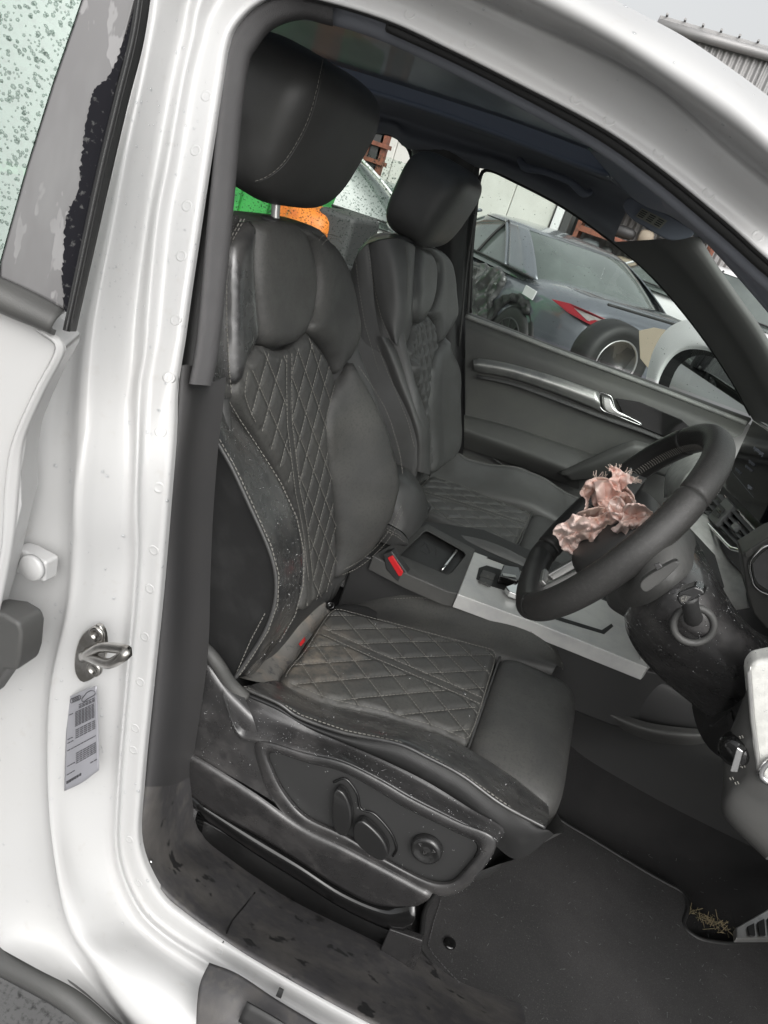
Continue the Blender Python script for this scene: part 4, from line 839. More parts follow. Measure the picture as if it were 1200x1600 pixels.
# --- quilting
def quiltfn(Wd, Hd, c0, depth, wdt, stripe=None):
    def f(u, v, d):
        a = (u - c0[0]) / Wd + (v - c0[1]) / Hd; b_ = (u - c0[0]) / Wd - (v - c0[1]) / Hd
        k = 1 / math.hypot(1 / Wd, 1 / Hd)
        da = np.abs(a - np.round(a)) * k; db = np.abs(b_ - np.round(b_)) * k; dm = np.minimum(da, db)
        # cushion shape inside every diamond, sharp valley on the seams
        x_ = np.clip(dm / wdt, 0, 1); h = depth * np.sqrt(1 - (1 - x_) ** 2) ** 1.1
        h *= np.clip((d - .003) / .008, .25, 1)
        if stripe is not None:
            s = stripe(u, v); h = np.where(s < 0, depth * .45, h * np.clip(s / .004, 0, 1) + 0)
        return h
    return f
def quilt_st(O, Wd, Hd, c0, S, puff, stripe=None, pitch=.0062):
    """stitches along both families of seams, inside outline O"""
    O = cr(O, 90, True); lo, hi = O.min(0), O.max(0); out = []; amax = int(max((hi[0] - lo[0]) / Wd, (hi[1] - lo[1]) / Hd)) * 2 + 6
    for fam in (1, -1):
        for k in range(-amax, amax + 1):
            vs = np.arange(lo[1], hi[1], .0012); us = c0[0] + Wd * (k - fam * (vs - c0[1]) / Hd); U = np.stack([us, vs], 1)
            ok = inside(U, O); ok &= (pdist(U, O) > .004)
            if stripe is not None: ok &= np.array([stripe(a, b_) > .001 for a, b_ in U])
            i = 0
            while i < len(U):
                if not ok[i]: i += 1; continue
                j = i
                while j + 1 < len(U) and ok[j + 1]: j += 1
                if j - i > 4:
                    P = np.array([S(*U[q]) for q in range(i, j + 1)]); nn = nrmS(S, *U[(i + j) // 2]); out += stitches(P + nn * puff, nn, pitch)
                i = j + 1
    return out
# back quilt
bq_px = [(384,552),(403,540),(428,548),(452,543),(473,520),(490,536),(507,560),(519,597),(511,628),(506,673),(511,730),(517,780),(522,830),(524,865),(518,905),(503,928),(485,942),(470,952),(470,925),(473,863),(465,815),(445,765),(420,717),(400,680),(378,645),(370,605)]
bq = [hb(*p) for p in bq_px]
sl = [hb(*p) for p in [(443,547),(443,600),(444,657),(457,763),(470,830),(478,900)]]; slz = [p[1] for p in sl][::-1]; sly = [p[0] for p in sl][::-1]
def stripe_b(u, v): return np.abs(u - np.interp(v, slz, sly)) - .0085
QW, QH = .050, .062
c0 = (sl[2][0] + .01, sl[2][1])
backq = panel('quilted_back', bq, SB, 'leather_dusty', seat, .0038, .004, .012, quiltfn(QW, QH, c0, .0062, .0105, stripe_b))
st = quilt_st(bq, QW, QH, c0, SB, .0080, stripe_b)
for s in (-1, 1):
    P = [SB(np.interp(v, slz, sly) + s * .0085, v) for v in np.linspace(min(slz), max(slz), 60)]; st += stitches(np.array(P) + [.0088, 0, 0], [1, 0, 0])
join_bars('back_stitching', st, .00065, 'stitch', backq)
# neck panel, shoulder wings
neck = panel('neck_panel', [hb(*p) for p in [(398,352),(420,346),(450,348),(466,356),(478,385),(486,430),(484,475),(474,512),(458,534),(430,543),(412,540),(403,520),(398,480),(394,440),(393,400),(395,370)]], SB, 'leather_dusty', seat, .006, .016, .024, None, .03)
wing_r = panel('shoulder_wing', [hb(*p) for p in [(470,358),(495,366),(515,380),(532,405),(545,440),(555,490),(560,522),(553,548),(540,567),(522,585),(514,565),(500,542),(480,522),(478,505),(488,470),(490,430),(483,388)]], SB, 'leather_dusty', seat, .006, .020, .030, None, .03)
wing_l = panel('shoulder_wing', [hb(*p) for p in [(383,350),(394,350),(391,400),(392,440),(395,480),(399,525),(386,548),(375,575),(369,600),(364,560),(361,500),(360,440),(361,400),(367,370)]], SB, 'leather_wet', seat, .006, .012, .020, None, .03)
# the narrow outer wing, running over to the flank
outw = patch('outer_wing', [[Yp(374,338,.40), Yp(362,372,.385), Yp(357,430,.375), Yp(357,500,.37), Yp(361,573,.37), Yp(364,620,.37)],
                     [Yp(368,336,.37), Yp(353,375,.35), Yp(347,430,.34), Yp(345,500,.33), Yp(347,573,.33), Yp(350,622,.33)],
                     [Yp(361,340,.345), Yp(345,380,.325), Yp(338,430,.315), Yp(334,500,.305), Yp(332,573,.30), Yp(332,622,.30)],
                     [Yp(357,344,.345), Yp(338,384,.335), Yp(328,430,.33), Yp(322,500,.32), Yp(318,573,.315), Yp(316,622,.31)]], 'leather_wet', seat, (6, 6))
st = []
for o in (0, 5):
    st += stitches([Yp(382 - o,342,.398 - o * .002), Yp(364 - o,374,.384 - o * .002), Yp(359 - o,430,.374 - o * .002), Yp(359 - o,500,.369 - o * .002), Yp(363 - o,573,.369 - o * .002), Yp(367 - o,622,.369 - o * .002)], [.5, -.8, 0], .0062)
join_bars('wing_stitching', st, .0007, 'stitch', outw)
# piping on the neck panel seam
# inboard side bolster
ib_px = [(524,603),(535,588),(549,566),(563,588),(580,618),(597,652),(612,695),(621,735),(623,765),(617,792),(600,830),(575,862),(545,888),(523,903),(526,865),(524,830),(519,780),(513,730),(508,673),(513,630)]
ibol = panel('side_bolster', [hb(*p) for p in ib_px], SB, 'leather_dusty', seat, .007, .018, .040, None, .045)
def onS(pxs, lift): 
    out = []
    for p in crk([np.array(q, float) for q in pxs], 6): u = hb(*p); out.append(SB(*u) + nrmS(SB, *u) * lift)
    return out
st = stitches(onS([(618,785),(600,822),(576,850),(548,872),(524,886)], .017), [.8, .2, .3]) + stitches(onS([(621,795),(604,830),(580,857),(552,880),(524,895)], .014), [.8, .2, .3])
st += stitches(onS([(553,572),(580,612),(600,650),(616,700),(623,745)], .012), [.5, .8, 0], .007)
join_bars('bolster_stitching', st, .00065, 'stitch', ibol)
# shoulder stitching on the wing top
st = stitches(onS([(480,375),(487,368),(500,366),(515,372)], .018), [1, 0, 0]) + stitches(onS([(484,382),(492,374),(503,372),(518,380)], .019), [1, 0, 0])
join_bars('wing_stitching', st, .00065, 'stitch', wing_r)
# outboard side bolster (wet), from the quilt seam over the crest to the piping
sa = [(341,604),(371,655),(401,700),(436,755),(461,810),(472,863),(471,915),(458,962),(430,1010),(400,1050)]
sm = [(333,600),(360,660),(389,712),(421,770),(447,825),(459,878),(457,925),(441,975),(415,1020),(388,1055)]
sn = [(322,605),(345,665),(371,722),(400,785),(430,845),(444,895),(443,940),(427,985),(402,1030),(377,1058)]
so_ = [(314,643),(335,683),(362,730),(390,790),(419,855),(431,900),(429,945),(414,988),(391,1025),(367,1060)]
rows = []
for i in range(10):
    a, b_, c_, d_ = sa[i], sm[i], sn[i], so_[i]
    ya = [.355,.385,.40,.405,.405,.405,.405,.40,.39,.38][i]
    rows.append([Yp(*a, ya) + [-.06, .012, 0], Yp(*a, ya) + [-.012, .003, 0], Yp(*a, ya), Yp(*b_, ya * .62 + .300 * .38), Yp(*c_, ya * .22 + .291 * .78), Yp(*d_, .292), Yp(d_[0] - 3, d_[1] + 2, .300)])
obol = patch('side_bolster', rows, 'leather_wet', seat, (6, 5))
for seg_, off_ in ((sa, .0), (sa, 6)):
    pass
st = []
for o, ly in ((-3, .003), (5, .0)):
    st += stitches([Yp(sa[i][0] - o, sa[i][1] + o * .2, [.355,.385,.40,.405,.405,.405,.405,.40,.39,.38][i] - .004 - ly) for i in range(9)], [.6, -.8, 0])
st += stitches([Yp(p[0] + 5, p[1] - 2, .2905) for p in so_], [.3, -1, 0])
join_bars('bolster_stitching', st, .0007, 'stitch', obol)
tube('piping', [Yp(*p, .291) for p in so_], .0026, 'leather_clean', obol, 8, 70)
flank = patch('side_flank', [[Yp(a[0] + (276 - a[0]) * k, a[1] + (20 if k else 2) * k, .296 + .012 * abs(math.sin(k * 3))) for k in (0, .35, .7, 1)] for a in [(314,645),(335,685),(362,732),(390,792),(419,857),(431,900),(429,945),(414,988),(391,1025),(367,1060)]], 'flankm', seat, (5, 5))
st = stitches([Yp(366,1060,.292), Yp(392,1000,.292), Yp(416,955,.292)], [0, -1, 0], .0065)
join_bars('flank_stitching', st, .0006, 'stitch', flank)
tube('piping', [Yp(304,600,.300), Yp(316,645,.291)], .002, 'leather_clean', flank, 6, 8)
# --- head restraint
hc_ = np.array([-.484, .562, 1.358]); rx = np.array([.966, 0, .259]); HA = np.array([[.984, 0, -.18], [0, 1, 0], [.18, 0, .984]])
def hfn(q):
    x, y, z = q; s = 1 - .10 * max(0, -z) ** 2 - .05 * max(0, z) ** 3
    return np.array([x * (1 + .10 * z) + .05 * z - .07 * (y * y) * (1 if x > 0 else 0), y * s, z])
head = blob('headrest', hc_, (.137, .290, .186), 'leather_clean', seat, HA, (4.6, 5.5, 3.8), 56, 36, hfn)
hs = [(509,72),(503,100),(494,140),(482,182),(464,220),(440,256),(415,276),(392,284)]
join_bars('headrest_stitching', st_on(head, hs, .006, .0004, 50), .0006, 'stitch', head)
hs2 = [(p[0] + 4, p[1] + 2) for p in hs]
P_, _n = onmesh(head, hs2, -.0004, 50); tube('headrest_seam', list(P_), .0011, 'leather_clean', head, 6, 60)
bc = Yp(384, 212, .435); 
btn = lathe('release_button', [(.017, -.02), (.017, .002), (.0145, .005), (.012, .0035), (.0001, .0032)], bc, frame([1, 0, .2], [.1, -1, .05]), 'plastic_dark', head, 28)
for (pa, pb) in (((420,330),(437,288)), ((399,345),(404,280))):
    pass
posts = []
for yy in (.395, .532):
    p = tube('headrest_post', [np.array([-.462, yy, 1.22]), np.array([-.478, yy, 1.30]), np.array([-.488, yy, 1.36])], .0060, 'satin', seat, 12, 10); posts.append(p)
    posts.append(blob('post_guide', (-.468, yy, 1.243), (.034, .036, .010), 'plastic_dark', seat, None, (3, 3, 3), 20, 10))
# --- cushion
cq_px = [(437,1066),(470,1022),(500,975),(518,957),(545,962),(575,970),(610,979),(650,990),(700,1003),(745,1015),(772,1024),(771,1045),(762,1075),(750,1115),(738,1150),(727,1166),(704,1156),(670,1143),(643,1136),(600,1122),(560,1113),(511,1102),(471,1087)]
cq = [hc(*p) for p in cq_px]
cm = [hc(*p) for p in [(515,1000),(580,1030),(650,1060),(720,1090),(752,1105)]]; cmx = [p[0] for p in cm]; cmy = [p[1] for p in cm]
def stripe_c(u, v): return np.abs(v - np.interp(u, cmx, cmy)) - .009
QW2, QH2 = .066, .058
cc0 = (cm[2][0], cm[2][1])
cushq = panel('quilted_cushion', cq, SCU, 'leather_seat', seat, .0036, .006, .014, quiltfn(QW2, QH2, cc0, .0062, .0105, stripe_c))
st = quilt_st(cq, QW2, QH2, cc0, SCU, .0084, stripe_c)
for s in (-1, 1):
    st += stitches(np.array([SCU(u, np.interp(u, cmx, cmy) + s * .009) for u in np.linspace(min(cmx) - .01, max(cmx), 60)]) + [0, 0, .0105], [0, 0, 1])
O = cr(cq, 120, True)[62:118]; 
st += stitches(np.array([SCU(u * .97 + cc0[0] * .03, v * .97 + cc0[1] * .03) for u, v in cr(cq, 120, True)]) + [0, 0, .0100], [0, 0, 1])
join_bars('cushion_stitching', st, .00065, 'stitch', cushq)
# worn pale flap in the fold between back and cushion
W['flap'] = mat('stained_grey_cloth', g3(.24, (1, .96, .89)), .8, bump=[(300, .6)], var=[(25, g3(.34, (1, .86, .72)), .5, .7), (60, g3(.12), .55, .7)])
flap = patch('rear_flap', [[Yp(495,934,.70), Yp(462,958,.61), Yp(420,1015,.50), Yp(363,1056,.36)], [Yp(513,945,.71), Yp(478,985,.60), Yp(440,1035,.49), Yp(395,1064,.37)], [Yp(519,957,.715), Yp(487,1000,.60), Yp(452,1052,.48), Yp(432,1072,.41)], [Yp(522,962,.715) - [0,0,.02], Yp(490,1006,.60) - [0,0,.02], Yp(456,1058,.48) - [0,0,.02], Yp(436,1078,.41) - [0,0,.02]]], 'flap', seat, (6, 8))
lathe('fabric_clip', [(.008, -.003), (.008, .004), (.005, .005), (.004, .001), (.0001, .001)], Yp(514, 947, .705) + np.array([.004, -.004, .004]), frame([1, 0, .1], [.3, -.6, .7]), 'gloss_black', flap, 18)
prism('red_tab', [Yp(*p, .53) + np.array([.004, -.006, .008]) for p in [(464,1008),(472,998),(475,1002),(467,1012)]], (0, .003, 0), 'red', flap)
prism('grey_tab', [Yp(*p, .53) + np.array([.004, -.006, .007]) for p in [(471,1000),(480,990),(484,994),(475,1006)]], (0, .003, 0), 'plastic', flap)
# inboard bolster of the cushion
i_in = [(520,957),(545,960),(575,969),(640,987),(700,1002),(770,1023),(800,1030),(845,1038),(868,1042)]
i_mid = [(525,950),(552,948),(585,952),(640,960),(700,968),(760,984),(815,1005),(855,1027),(874,1042)]
i_cr = [(530,944),(556,934),(595,926),(650,923),(710,927),(768,943),(822,970),(862,1003),(880,1037)]
rows = []
for i in range(9):
    a, b_, c_ = i_in[i], i_mid[i], i_cr[i]; pc = Yp(*c_, .815); x_ = pc[0]
    rows.append([Yp(*a, .722) - [0, .004, .05], Yp(*a, .722), Yp(*b_, .77), Yp(c_[0], c_[1] + 6, .805), pc, pc + [0, .018, -.012], pc + [0, .03, -.06], pc + [-.0, .03, -.14]])
inb = patch('cushion_bolster', rows, 'leather_dusty', seat, (6, 5))
st = []
for dy, yy in ((4, .808), (11, .798)):
    st += stitches([Yp(c_[0], c_[1] + dy, yy) for c_ in i_cr], [0, -.4, 1])
join_bars('bolster_stitching', st, .00065, 'stitch', inb)
# outboard bolster
o_in = [(437,1066),(471,1087),(511,1102),(579,1119),(643,1136),(704,1156),(754,1184),(800,1214),(827,1235),(853,1257)]
o_c = [(412,1066),(452,1086),(497,1106),(568,1126),(640,1143),(696,1166),(747,1196),(797,1230),(823,1252),(858,1272)]
o_c2 = [(393,1070),(440,1092),(480,1112),(552,1135),(630,1152),(682,1177),(733,1205),(785,1240),(812,1266),(856,1285)]
o_p = [(378,1074),(434,1098),(467,1120),(535,1144),(619,1161),(670,1184),(721,1211),(771,1248),(800,1266),(852,1293)]
rows = []
for i in range(10):
    rows.append([Yp(*o_in[i], .418) - [0, -.004, .05], Yp(*o_in[i], .418), Yp(*o_c[i], .372), Yp(*o_c2[i], .325), Yp(*o_p[i], .306), Yp(o_p[i][0], o_p[i][1] + 3, .312)])
outb = patch('cushion_bolster', rows, 'leather_wet', seat, (6, 5))
tube('piping', [Yp(*p, .305) for p in o_p], .0026, 'leather_wet', outb, 8, 80)
st = []
for k, yy in ((.12, .414), (.3, .402)):
    st += stitches([Yp(a[0] * (1 - k) + c_[0] * k, a[1] * (1 - k) + c_[1] * k, yy - .002) for a, c_ in zip(o_in, o_c)], [0, -.3, 1])
st += stitches([Yp(a[0] * .75 + c_[0] * .25, a[1] * .75 + c_[1] * .25 - 1, .3075) for a, c_ in zip(o_p, o_c2)], [0, -1, .4])
join_bars('bolster_stitching', st, .0007, 'stitch', outb)
o_b = [(378,1095),(434,1114),(484,1143),(535,1163),(604,1192),(672,1227),(739,1268),(783,1292),(800,1342),(866,1303)]
o_b = [(372,1092),(430,1116),(478,1142),(535,1168),(604,1198),(668,1230),(730,1275),(775,1322),(812,1342),(866,1304)]
fl2 = patch('cushion_side', [[Yp(p[0], p[1] + 2, .309) for p in o_p], [Yp((p[0] + q[0]) / 2, (p[1] + q[1]) / 2, .302) for p, q in zip(o_p, o_b)], [Yp(*q, .308) for q in o_b]], 'flankm', seat, (5, 5))
# thigh support extender
def exfn(q):
    x, y, z = q; return np.array([x, y, z - .10 * max(0, x) ** 2 * (1 if z > 0 else 0) - .03 * x])
ext = blob('thigh_support', (.134, .574, .612), (.158, .338, .135), 'leather_dusty', seat, [[.995, 0, .06], [0, 1, 0], [-.06, 0, .995]], (5, 6, 4), 64, 34, exfn)
tube('extender_seam', [np.array([.058, y, .663]) for y in np.linspace(.42, .71, 8)], .0022, 'leather_clean', ext, 6, 20)
# cushion underside and front skirt
blob('seat_pan', (-.05, .57, .555), (.46, .47, .13), 'plastic_dark', seat, None, (5, 5, 4), 36, 16)
patch('front_skirt', [[Yp(866,1304,.31), Yp(880,1290,.40), ZZ(.19,.57,.58), ZZ(.17,.80,.58)], [Yp(830,1330,.31), ZZ(.165,.40,.555), ZZ(.165,.57,.54), ZZ(.15,.80,.54)], [Yp(798,1345,.32), ZZ(.12,.40,.49), ZZ(.12,.57,.48), ZZ(.12,.80,.48)]], 'leather_clean', seat, (5, 5))
# --- plastic side cover with the switches
def Vp(px, py, y=.262): return Yp(px, py, y)
Iv = [(424,1176),(480,1192),(535,1206),(590,1236),(636,1264),(704,1297),(746,1323),(716,1367),(696,1377),(663,1371),(602,1340),(542,1303),(484,1276),(451,1242),(430,1205)]
Ov = [(402,1158),(478,1176),(536,1190),(594,1218),(642,1246),(712,1281),(776,1313),(740,1376),(705,1399),(672,1395),(602,1358),(535,1323),(462,1288),(428,1254),(408,1210)]
Tv = [(350,1058),(380,1085),(434,1110),(484,1139),(532,1159),(602,1189),(670,1223),(738,1265),(783,1291),(787,1306)]
ni = 90
def loop3(P, y): return [Vp(p[0], p[1], y) for p in cr(P, ni, True)]
Mv = [((a[0] + b_[0]) / 2, (a[1] + b_[1]) / 2) for a, b_ in zip(Iv, Ov)]
def cl(P): # matched parameter sampling
    Q = np.array(P, float); Q = np.vstack([Q[-1], Q, Q[0], Q[1]]); out = []
    for i in range(len(P)):
        a, b_, c_, d_ = Q[i:i + 4]
        for t in np.linspace(0, 1, 6, endpoint=False): out.append(.5 * ((2 * b_) + (c_ - a) * t + (2 * a - 5 * b_ + 4 * c_ - d_) * t * t + (3 * b_ - a - 3 * c_ + d_) * t ** 3))
    return out
lerp = lambda A_, B_, k: [(a[0] * (1 - k) + b_[0] * k, a[1] * (1 - k) + b_[1] * k) for a, b_ in zip(A_, B_)]
rings = [(Iv, .2722), (lerp(Iv, Ov, .04), .2718), (lerp(Iv, Ov, .16), .2625), (lerp(Iv, Ov, .26), .2604), (Mv, .2600), (lerp(Iv, Ov, .8), .2606), (lerp(Iv, Ov, .95), .2625), (Ov, .2660), (Ov, .285), (Ov, .33)]
V = []; n = 90
for P, y in rings: V += [Vp(p[0], p[1], y) for p in cl(P)]
cover = mesh('side_cover', V, gridfaces(len(rings), n, False, True) + [tuple(range(n))], 'plastic_wet', seat)
swp = prism('switch_panel', [Vp(p[0], p[1], .2710) for p in cl(Iv)], (0, .003, 0), 'plastic_dark', seat)
drops(swp, 110, .0006, .0018, None, .5, 51)
# top shoulder of the cover
Rg = [(348,1084),(372,1145),(402,1156),(478,1175),(536,1189),(594,1217),(642,1245),(712,1280),(768,1307),(778,1315)]
rows = [[Vp(*a, .300), Vp(a[0] * .72 + b_[0] * .28, a[1] * .72 + b_[1] * .28, .293), Vp(a[0] * .3 + b_[0] * .7, a[1] * .3 + b_[1] * .7, .274), Vp(*b_, .2635), Vp(b_[0], b_[1] + 6, .2655)] for a, b_ in zip(Tv, Rg)]
top = patch('cover_shoulder', rows, 'plastic_wet', seat, (6, 5))
# rear part with the arched rim over the recliner
rear = [[(286,1000),(284,1040),(280,1100),(276,1172)], [(305,1004),(312,1050),(318,1120),(325,1195)], [(330,1024),(338,1070),(350,1140),(370,1218)], [(352,1055),(366,1100),(385,1165),(415,1245)], [(380,1085),(398,1130),(412,1180),(440,1262)]]
rr = patch('cover_rear', [[Vp(*p, y) for p, y in zip(r, (.288, .272, .269, .2655))] for r in rear], 'plastic_wet', seat, (6, 6))
tube('arched_rim', [Vp(284,1004,.282), Vp(300,1003,.276), Vp(322,1016,.274), Vp(342,1040,.276), Vp(360,1068,.284), Vp(382,1090,.293)], .0085, 'plastic', rr, 12, 40)
# crease and lower skirt
sk = [[(276,1166),(330,1196),(400,1240),(470,1290),(535,1322),(602,1357),(676,1396)], [(280,1176),(330,1206),(400,1251),(470,1299),(535,1331),(602,1366),(670,1402)], [(282,1200),(330,1234),(400,1276),(468,1318),(535,1358),(595,1388),(655,1410)], [(284,1226),(330,1262),(400,1300),(467,1341),(535,1385),(589,1410),(646,1412)]]
skirt = patch('lower_skirt', [[Vp(*p, y) for p in r] for r, y in zip(sk, (.2655, .262, .272, .282))], 'plastic_wet', seat, (5, 6), .004)
# switches
W['switch'] = mat('wet_switch', g3(.02), .16, coat=.4, bump=[(60, .3)])
rk = prism('backrest_switch', [Vp(px, py, .2695) for px, py in cr([(527,1228),(538,1226),(548,1240),(554,1262),(552,1285),(545,1296),(532,1292),(524,1270)], 28, True)], (0, -.013, 0), 'switch', seat, .004, seg=3)
rk2 = prism('slide_switch', [Vp(px, py, .2695) for px, py in cr([(560,1277),(572,1273),(598,1296),(610,1318),(606,1334),(588,1330),(562,1308),(556,1290)], 28, True)], (0, -.013, 0), 'switch', seat, .004, seg=3)
tube('switch_recess', [Vp(px, py, .2693) for px, py in [(521,1222),(540,1217),(558,1240),(564,1264),(585,1272),(610,1300),(620,1325),(614,1338)]], .0016, 'gloss_black', rk, 6, 40)
kb = lathe('lumbar_knob', [(.0205, -.004), (.0205, .004), (.0185, .0075), (.0155, .0085), (.0125, .0065), (.006, .0055), (.0001, .0075)], Vp(667, 1325, .2685), [[1,0,0],[0,0,1],[0,-1,0]], 'switch', seat, 36)
for a in range(4):
    an = a * math.pi / 2; d_ = np.array([math.cos(an), 0, math.sin(an)]); c_ = Vp(667, 1325, .2612) + d_ * .0095
    join_bars('knob_arrow', [(c_ - d_ * .002 + np.array([d_[2], 0, -d_[0]]) * .002, c_ + d_ * .002, np.array([0, -1., 0])), (c_ - d_ * .002 - np.array([d_[2], 0, -d_[0]]) * .002, c_ + d_ * .002, np.array([0, -1., 0]))], .0005, 'trimlow', kb)
# recliner cover inboard, buckle
patch('recliner_cover', [[Yp(523,912,.80), Yp(540,895,.81), Yp(560,878,.82)], [Yp(545,922,.80), Yp(560,915,.81), Yp(572,900,.82)], [Yp(560,935,.80), Yp(575,925,.81), Yp(585,922,.82)]], 'plastic', seat, (4, 4))
bk = prism('belt_buckle', [Yp(*p, .772) for p in [(598,866),(612,861),(637,896),(634,905),(622,912),(603,890)]], (0, .022, 0), 'plastic_dark', seat, .003)
prism('release_tab', [Yp(*p, .7695) for p in [(605,872),(613,868),(630,894),(627,900),(623,901)]], (0, .012, 0), 'red', bk, .0015)
# rails under the seat
rail = patch('seat_rail', [[Yp(*p, .322) for p in [(270,1248),(400,1322),(535,1400),(640,1452)]], [Yp(*p, .315) for p in [(272,1268),(400,1342),(535,1418),(640,1466)]], [Yp(*p, .312) for p in [(274,1290),(400,1360),(535,1436),(640,1482)]], [Yp(*p, .318) for p in [(276,1300),(400,1369),(535,1444),(640,1490)]]], 'gloss_black', seat, (3, 5), .008)
patch('rail_cover', [[Yp(*p, .300) for p in [(300,1240),(400,1302),(467,1343),(535,1387),(600,1413),(650,1410)]], [Yp(*p, .290) for p in [(300,1252),(400,1318),(467,1358),(535,1402),(605,1432),(648,1436)]], [Yp(*p, .300) for p in [(300,1262),(400,1330),(467,1372),(535,1415),(600,1446),(628,1452)]]], 'gloss_black', seat, (4, 5), .004)
tube('rail_lip', [Yp(*p, .312) for p in [(276,1290),(400,1360),(535,1434),(610,1472),(655,1478)]], .0035, 'gloss_black', rail, 8, 30)
prism('rail_end', [Yp(*p, .290) for p in [(608,1452),(660,1470),(656,1494),(646,1518),(590,1494)]], (0, .012, -.002), 'plastic_wet', rail, .002)
patch('belt_anchor', [[Yp(*p, .30) for p in [(281,1236),(295,1237),(312,1256)]], [Yp(*p, .285) for p in [(274,1252),(292,1262),(306,1276)]], [Yp(*p, .29) for p in [(277,1270),(288,1282),(304,1288)]], [Yp(*p, .30) for p in [(286,1287),(294,1290),(303,1286)]]], 'trim', seat, (5, 5))
# ---- passenger seat: the same seat mirrored about the car's centre line
WETSWAP = {}
def copy_tree(o, parent=None):
    c = o.copy(); col_.objects.link(c)
    if parent is not None: c.parent = parent; c.matrix_parent_inverse = o.matrix_parent_inverse.copy()
    for ch in list(o.children): copy_tree(ch, c)
    return c
ps = copy_tree(seat); ps.location = (-.145, 1.32, .408); ps.scale = (1, -1, 1)
ps['label'] = 'dry black leather passenger seat beyond the console with its headrest pushed down'
for ch in ps.children:
    st_ = ch.name.split('.')[0]
    if st_ in ('headrest',): ch.location = (0.062, 0, -.052)
    if st_ in ('headrest_post',): ch.location = (0.0, 0, -.02)
for ch in ps.children:
    if ch.name.startswith('back_shell'): ch.location = (.035, .0, -.022)
def dry_and_lift(o):  # swaps in dry leather with extra light put into its colour
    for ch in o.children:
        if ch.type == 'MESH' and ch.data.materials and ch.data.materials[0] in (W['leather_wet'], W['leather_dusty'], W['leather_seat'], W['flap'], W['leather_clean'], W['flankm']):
            k = ch.data.name + '_dry_lifted'
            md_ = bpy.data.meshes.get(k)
            if md_ is None: md_ = ch.data.copy(); md_.name = k; md_.materials[0] = W['leather_far_lifted']
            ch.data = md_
        dry_and_lift(ch)
dry_and_lift(ps)
# the passenger backrest shows us its near side: its own padded panels in place of the mirrored ones
for ch in list(ps.children):
    if ch.name.split('.')[0] in ('quilted_back', 'neck_panel', 'shoulder_wing', 'outer_wing', 'side_bolster', 'side_flank'):
        for g in list(ch.children): bpy.data.objects.remove(g)
        bpy.data.objects.remove(ch)
PI_ = (Matrix.Translation(ps.location) @ Matrix.Diagonal((1, -1, 1, 1))).inverted()
def pfix(o, par=None):
    if par is None: o.parent = ps; o.matrix_parent_inverse = PI_
    else: o.parent = par; o.matrix_parent_inverse = Matrix.Identity(4)
    return o
zP = [.60, .707, .79, .855, .91, 1.006, 1.075, 1.133, 1.22, 1.30]; xP = [-.235, -.271, -.307, -.334, -.352, -.383, -.402, -.420, -.462, -.50]
def XPs(y, z):
    t = (y - 1.335) / .25; k = max(0, abs(t) - .40); return np.interp(z, zP, xP) + (.34 if t < 0 else .30) * k ** 1.3 * .25 * (1 if z < 1.0 else .35) - 1.2 * max(0, abs(t) - .95) ** 2
def SP(u, v): return np.array([XPs(u, v), u, v])
def hp(px, py, ymin=1.12):
    for yy in np.arange(ymin, 1.60, .004):
        p = Yp(px, py, yy)
        if p[0] <= XPs(p[1], p[2]): return (p[1], p[2])
    p = Yp(px, py, 1.575); return (p[1], p[2])
pq_px = [(644,508),(651,503),(658,500),(664,492),(673,504),(677,530),(679,542),(673,556),(669,570),(667,603),(665,637),(667,665),(669,690),(671,715),(669,735),(664,700),(659,660),(655,630),(646,590),(632,550),(638,534),(642,519)]
pq = [hp(*p) for p in pq_px]
pquilt = pfix(panel('quilted_back', pq, SP, 'leather_far_lifted', None, .0045, .004, .012, quiltfn(.046, .056, (1.33, .93), .010, .012)))
pfix(join_bars('back_stitching', quilt_st(pq, .046, .056, (1.33, .93), SP, .0056, None, .007), .0006, 'stitch'), pquilt)
pfix(panel('neck_panel', [hp(*p) for p in [(648,385),(658,388),(668,395),(674,412),(676,432),(674,455),(669,476),(664,489),(656,502),(648,505),(643,497),(643,470),(644,432),(645,405)]], SP, 'leather_far_lifted', None, .006, .018, .030, None, .04))
pfix(panel('shoulder_wing', [hp(*p) for p in [(664,386),(675,386),(686,392),(697,405),(703,425),(706,450),(709,480),(706,500),(696,518),(686,532),(680,536),(677,522),(674,504),(665,491),(670,474),(675,455),(678,432),(676,412)]], SP, 'leather_far_lifted', None, .006, .020, .030, None, .04))
fb = pfix(panel('side_bolster', [hp(*p) for p in [(693,526),(702,545),(713,570),(722,595),(729,620),(733,645),(732,662),(726,680),(714,704),(698,722),(680,736),(671,738),(670,715),(668,680),(666,640),(668,605),(671,572),(681,545)]], SP, 'leather_far_lifted', None, .007, .020, .045, None, .06))
L_ = lambda P, ys: [Yp(p[0], p[1], y) for p, y in zip(P, ys)]
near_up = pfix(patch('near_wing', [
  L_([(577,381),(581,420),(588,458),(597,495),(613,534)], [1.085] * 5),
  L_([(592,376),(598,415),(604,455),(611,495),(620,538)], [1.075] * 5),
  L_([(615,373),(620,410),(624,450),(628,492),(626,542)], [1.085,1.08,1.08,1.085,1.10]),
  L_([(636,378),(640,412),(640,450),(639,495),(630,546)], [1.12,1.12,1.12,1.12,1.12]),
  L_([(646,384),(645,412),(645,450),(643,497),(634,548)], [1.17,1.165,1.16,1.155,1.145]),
  L_([(649,386),(648,412),(648,450),(646,497),(637,550)], [1.22,1.215,1.21,1.205,1.19])], 'leather_far_lifted', None, (5, 6)))
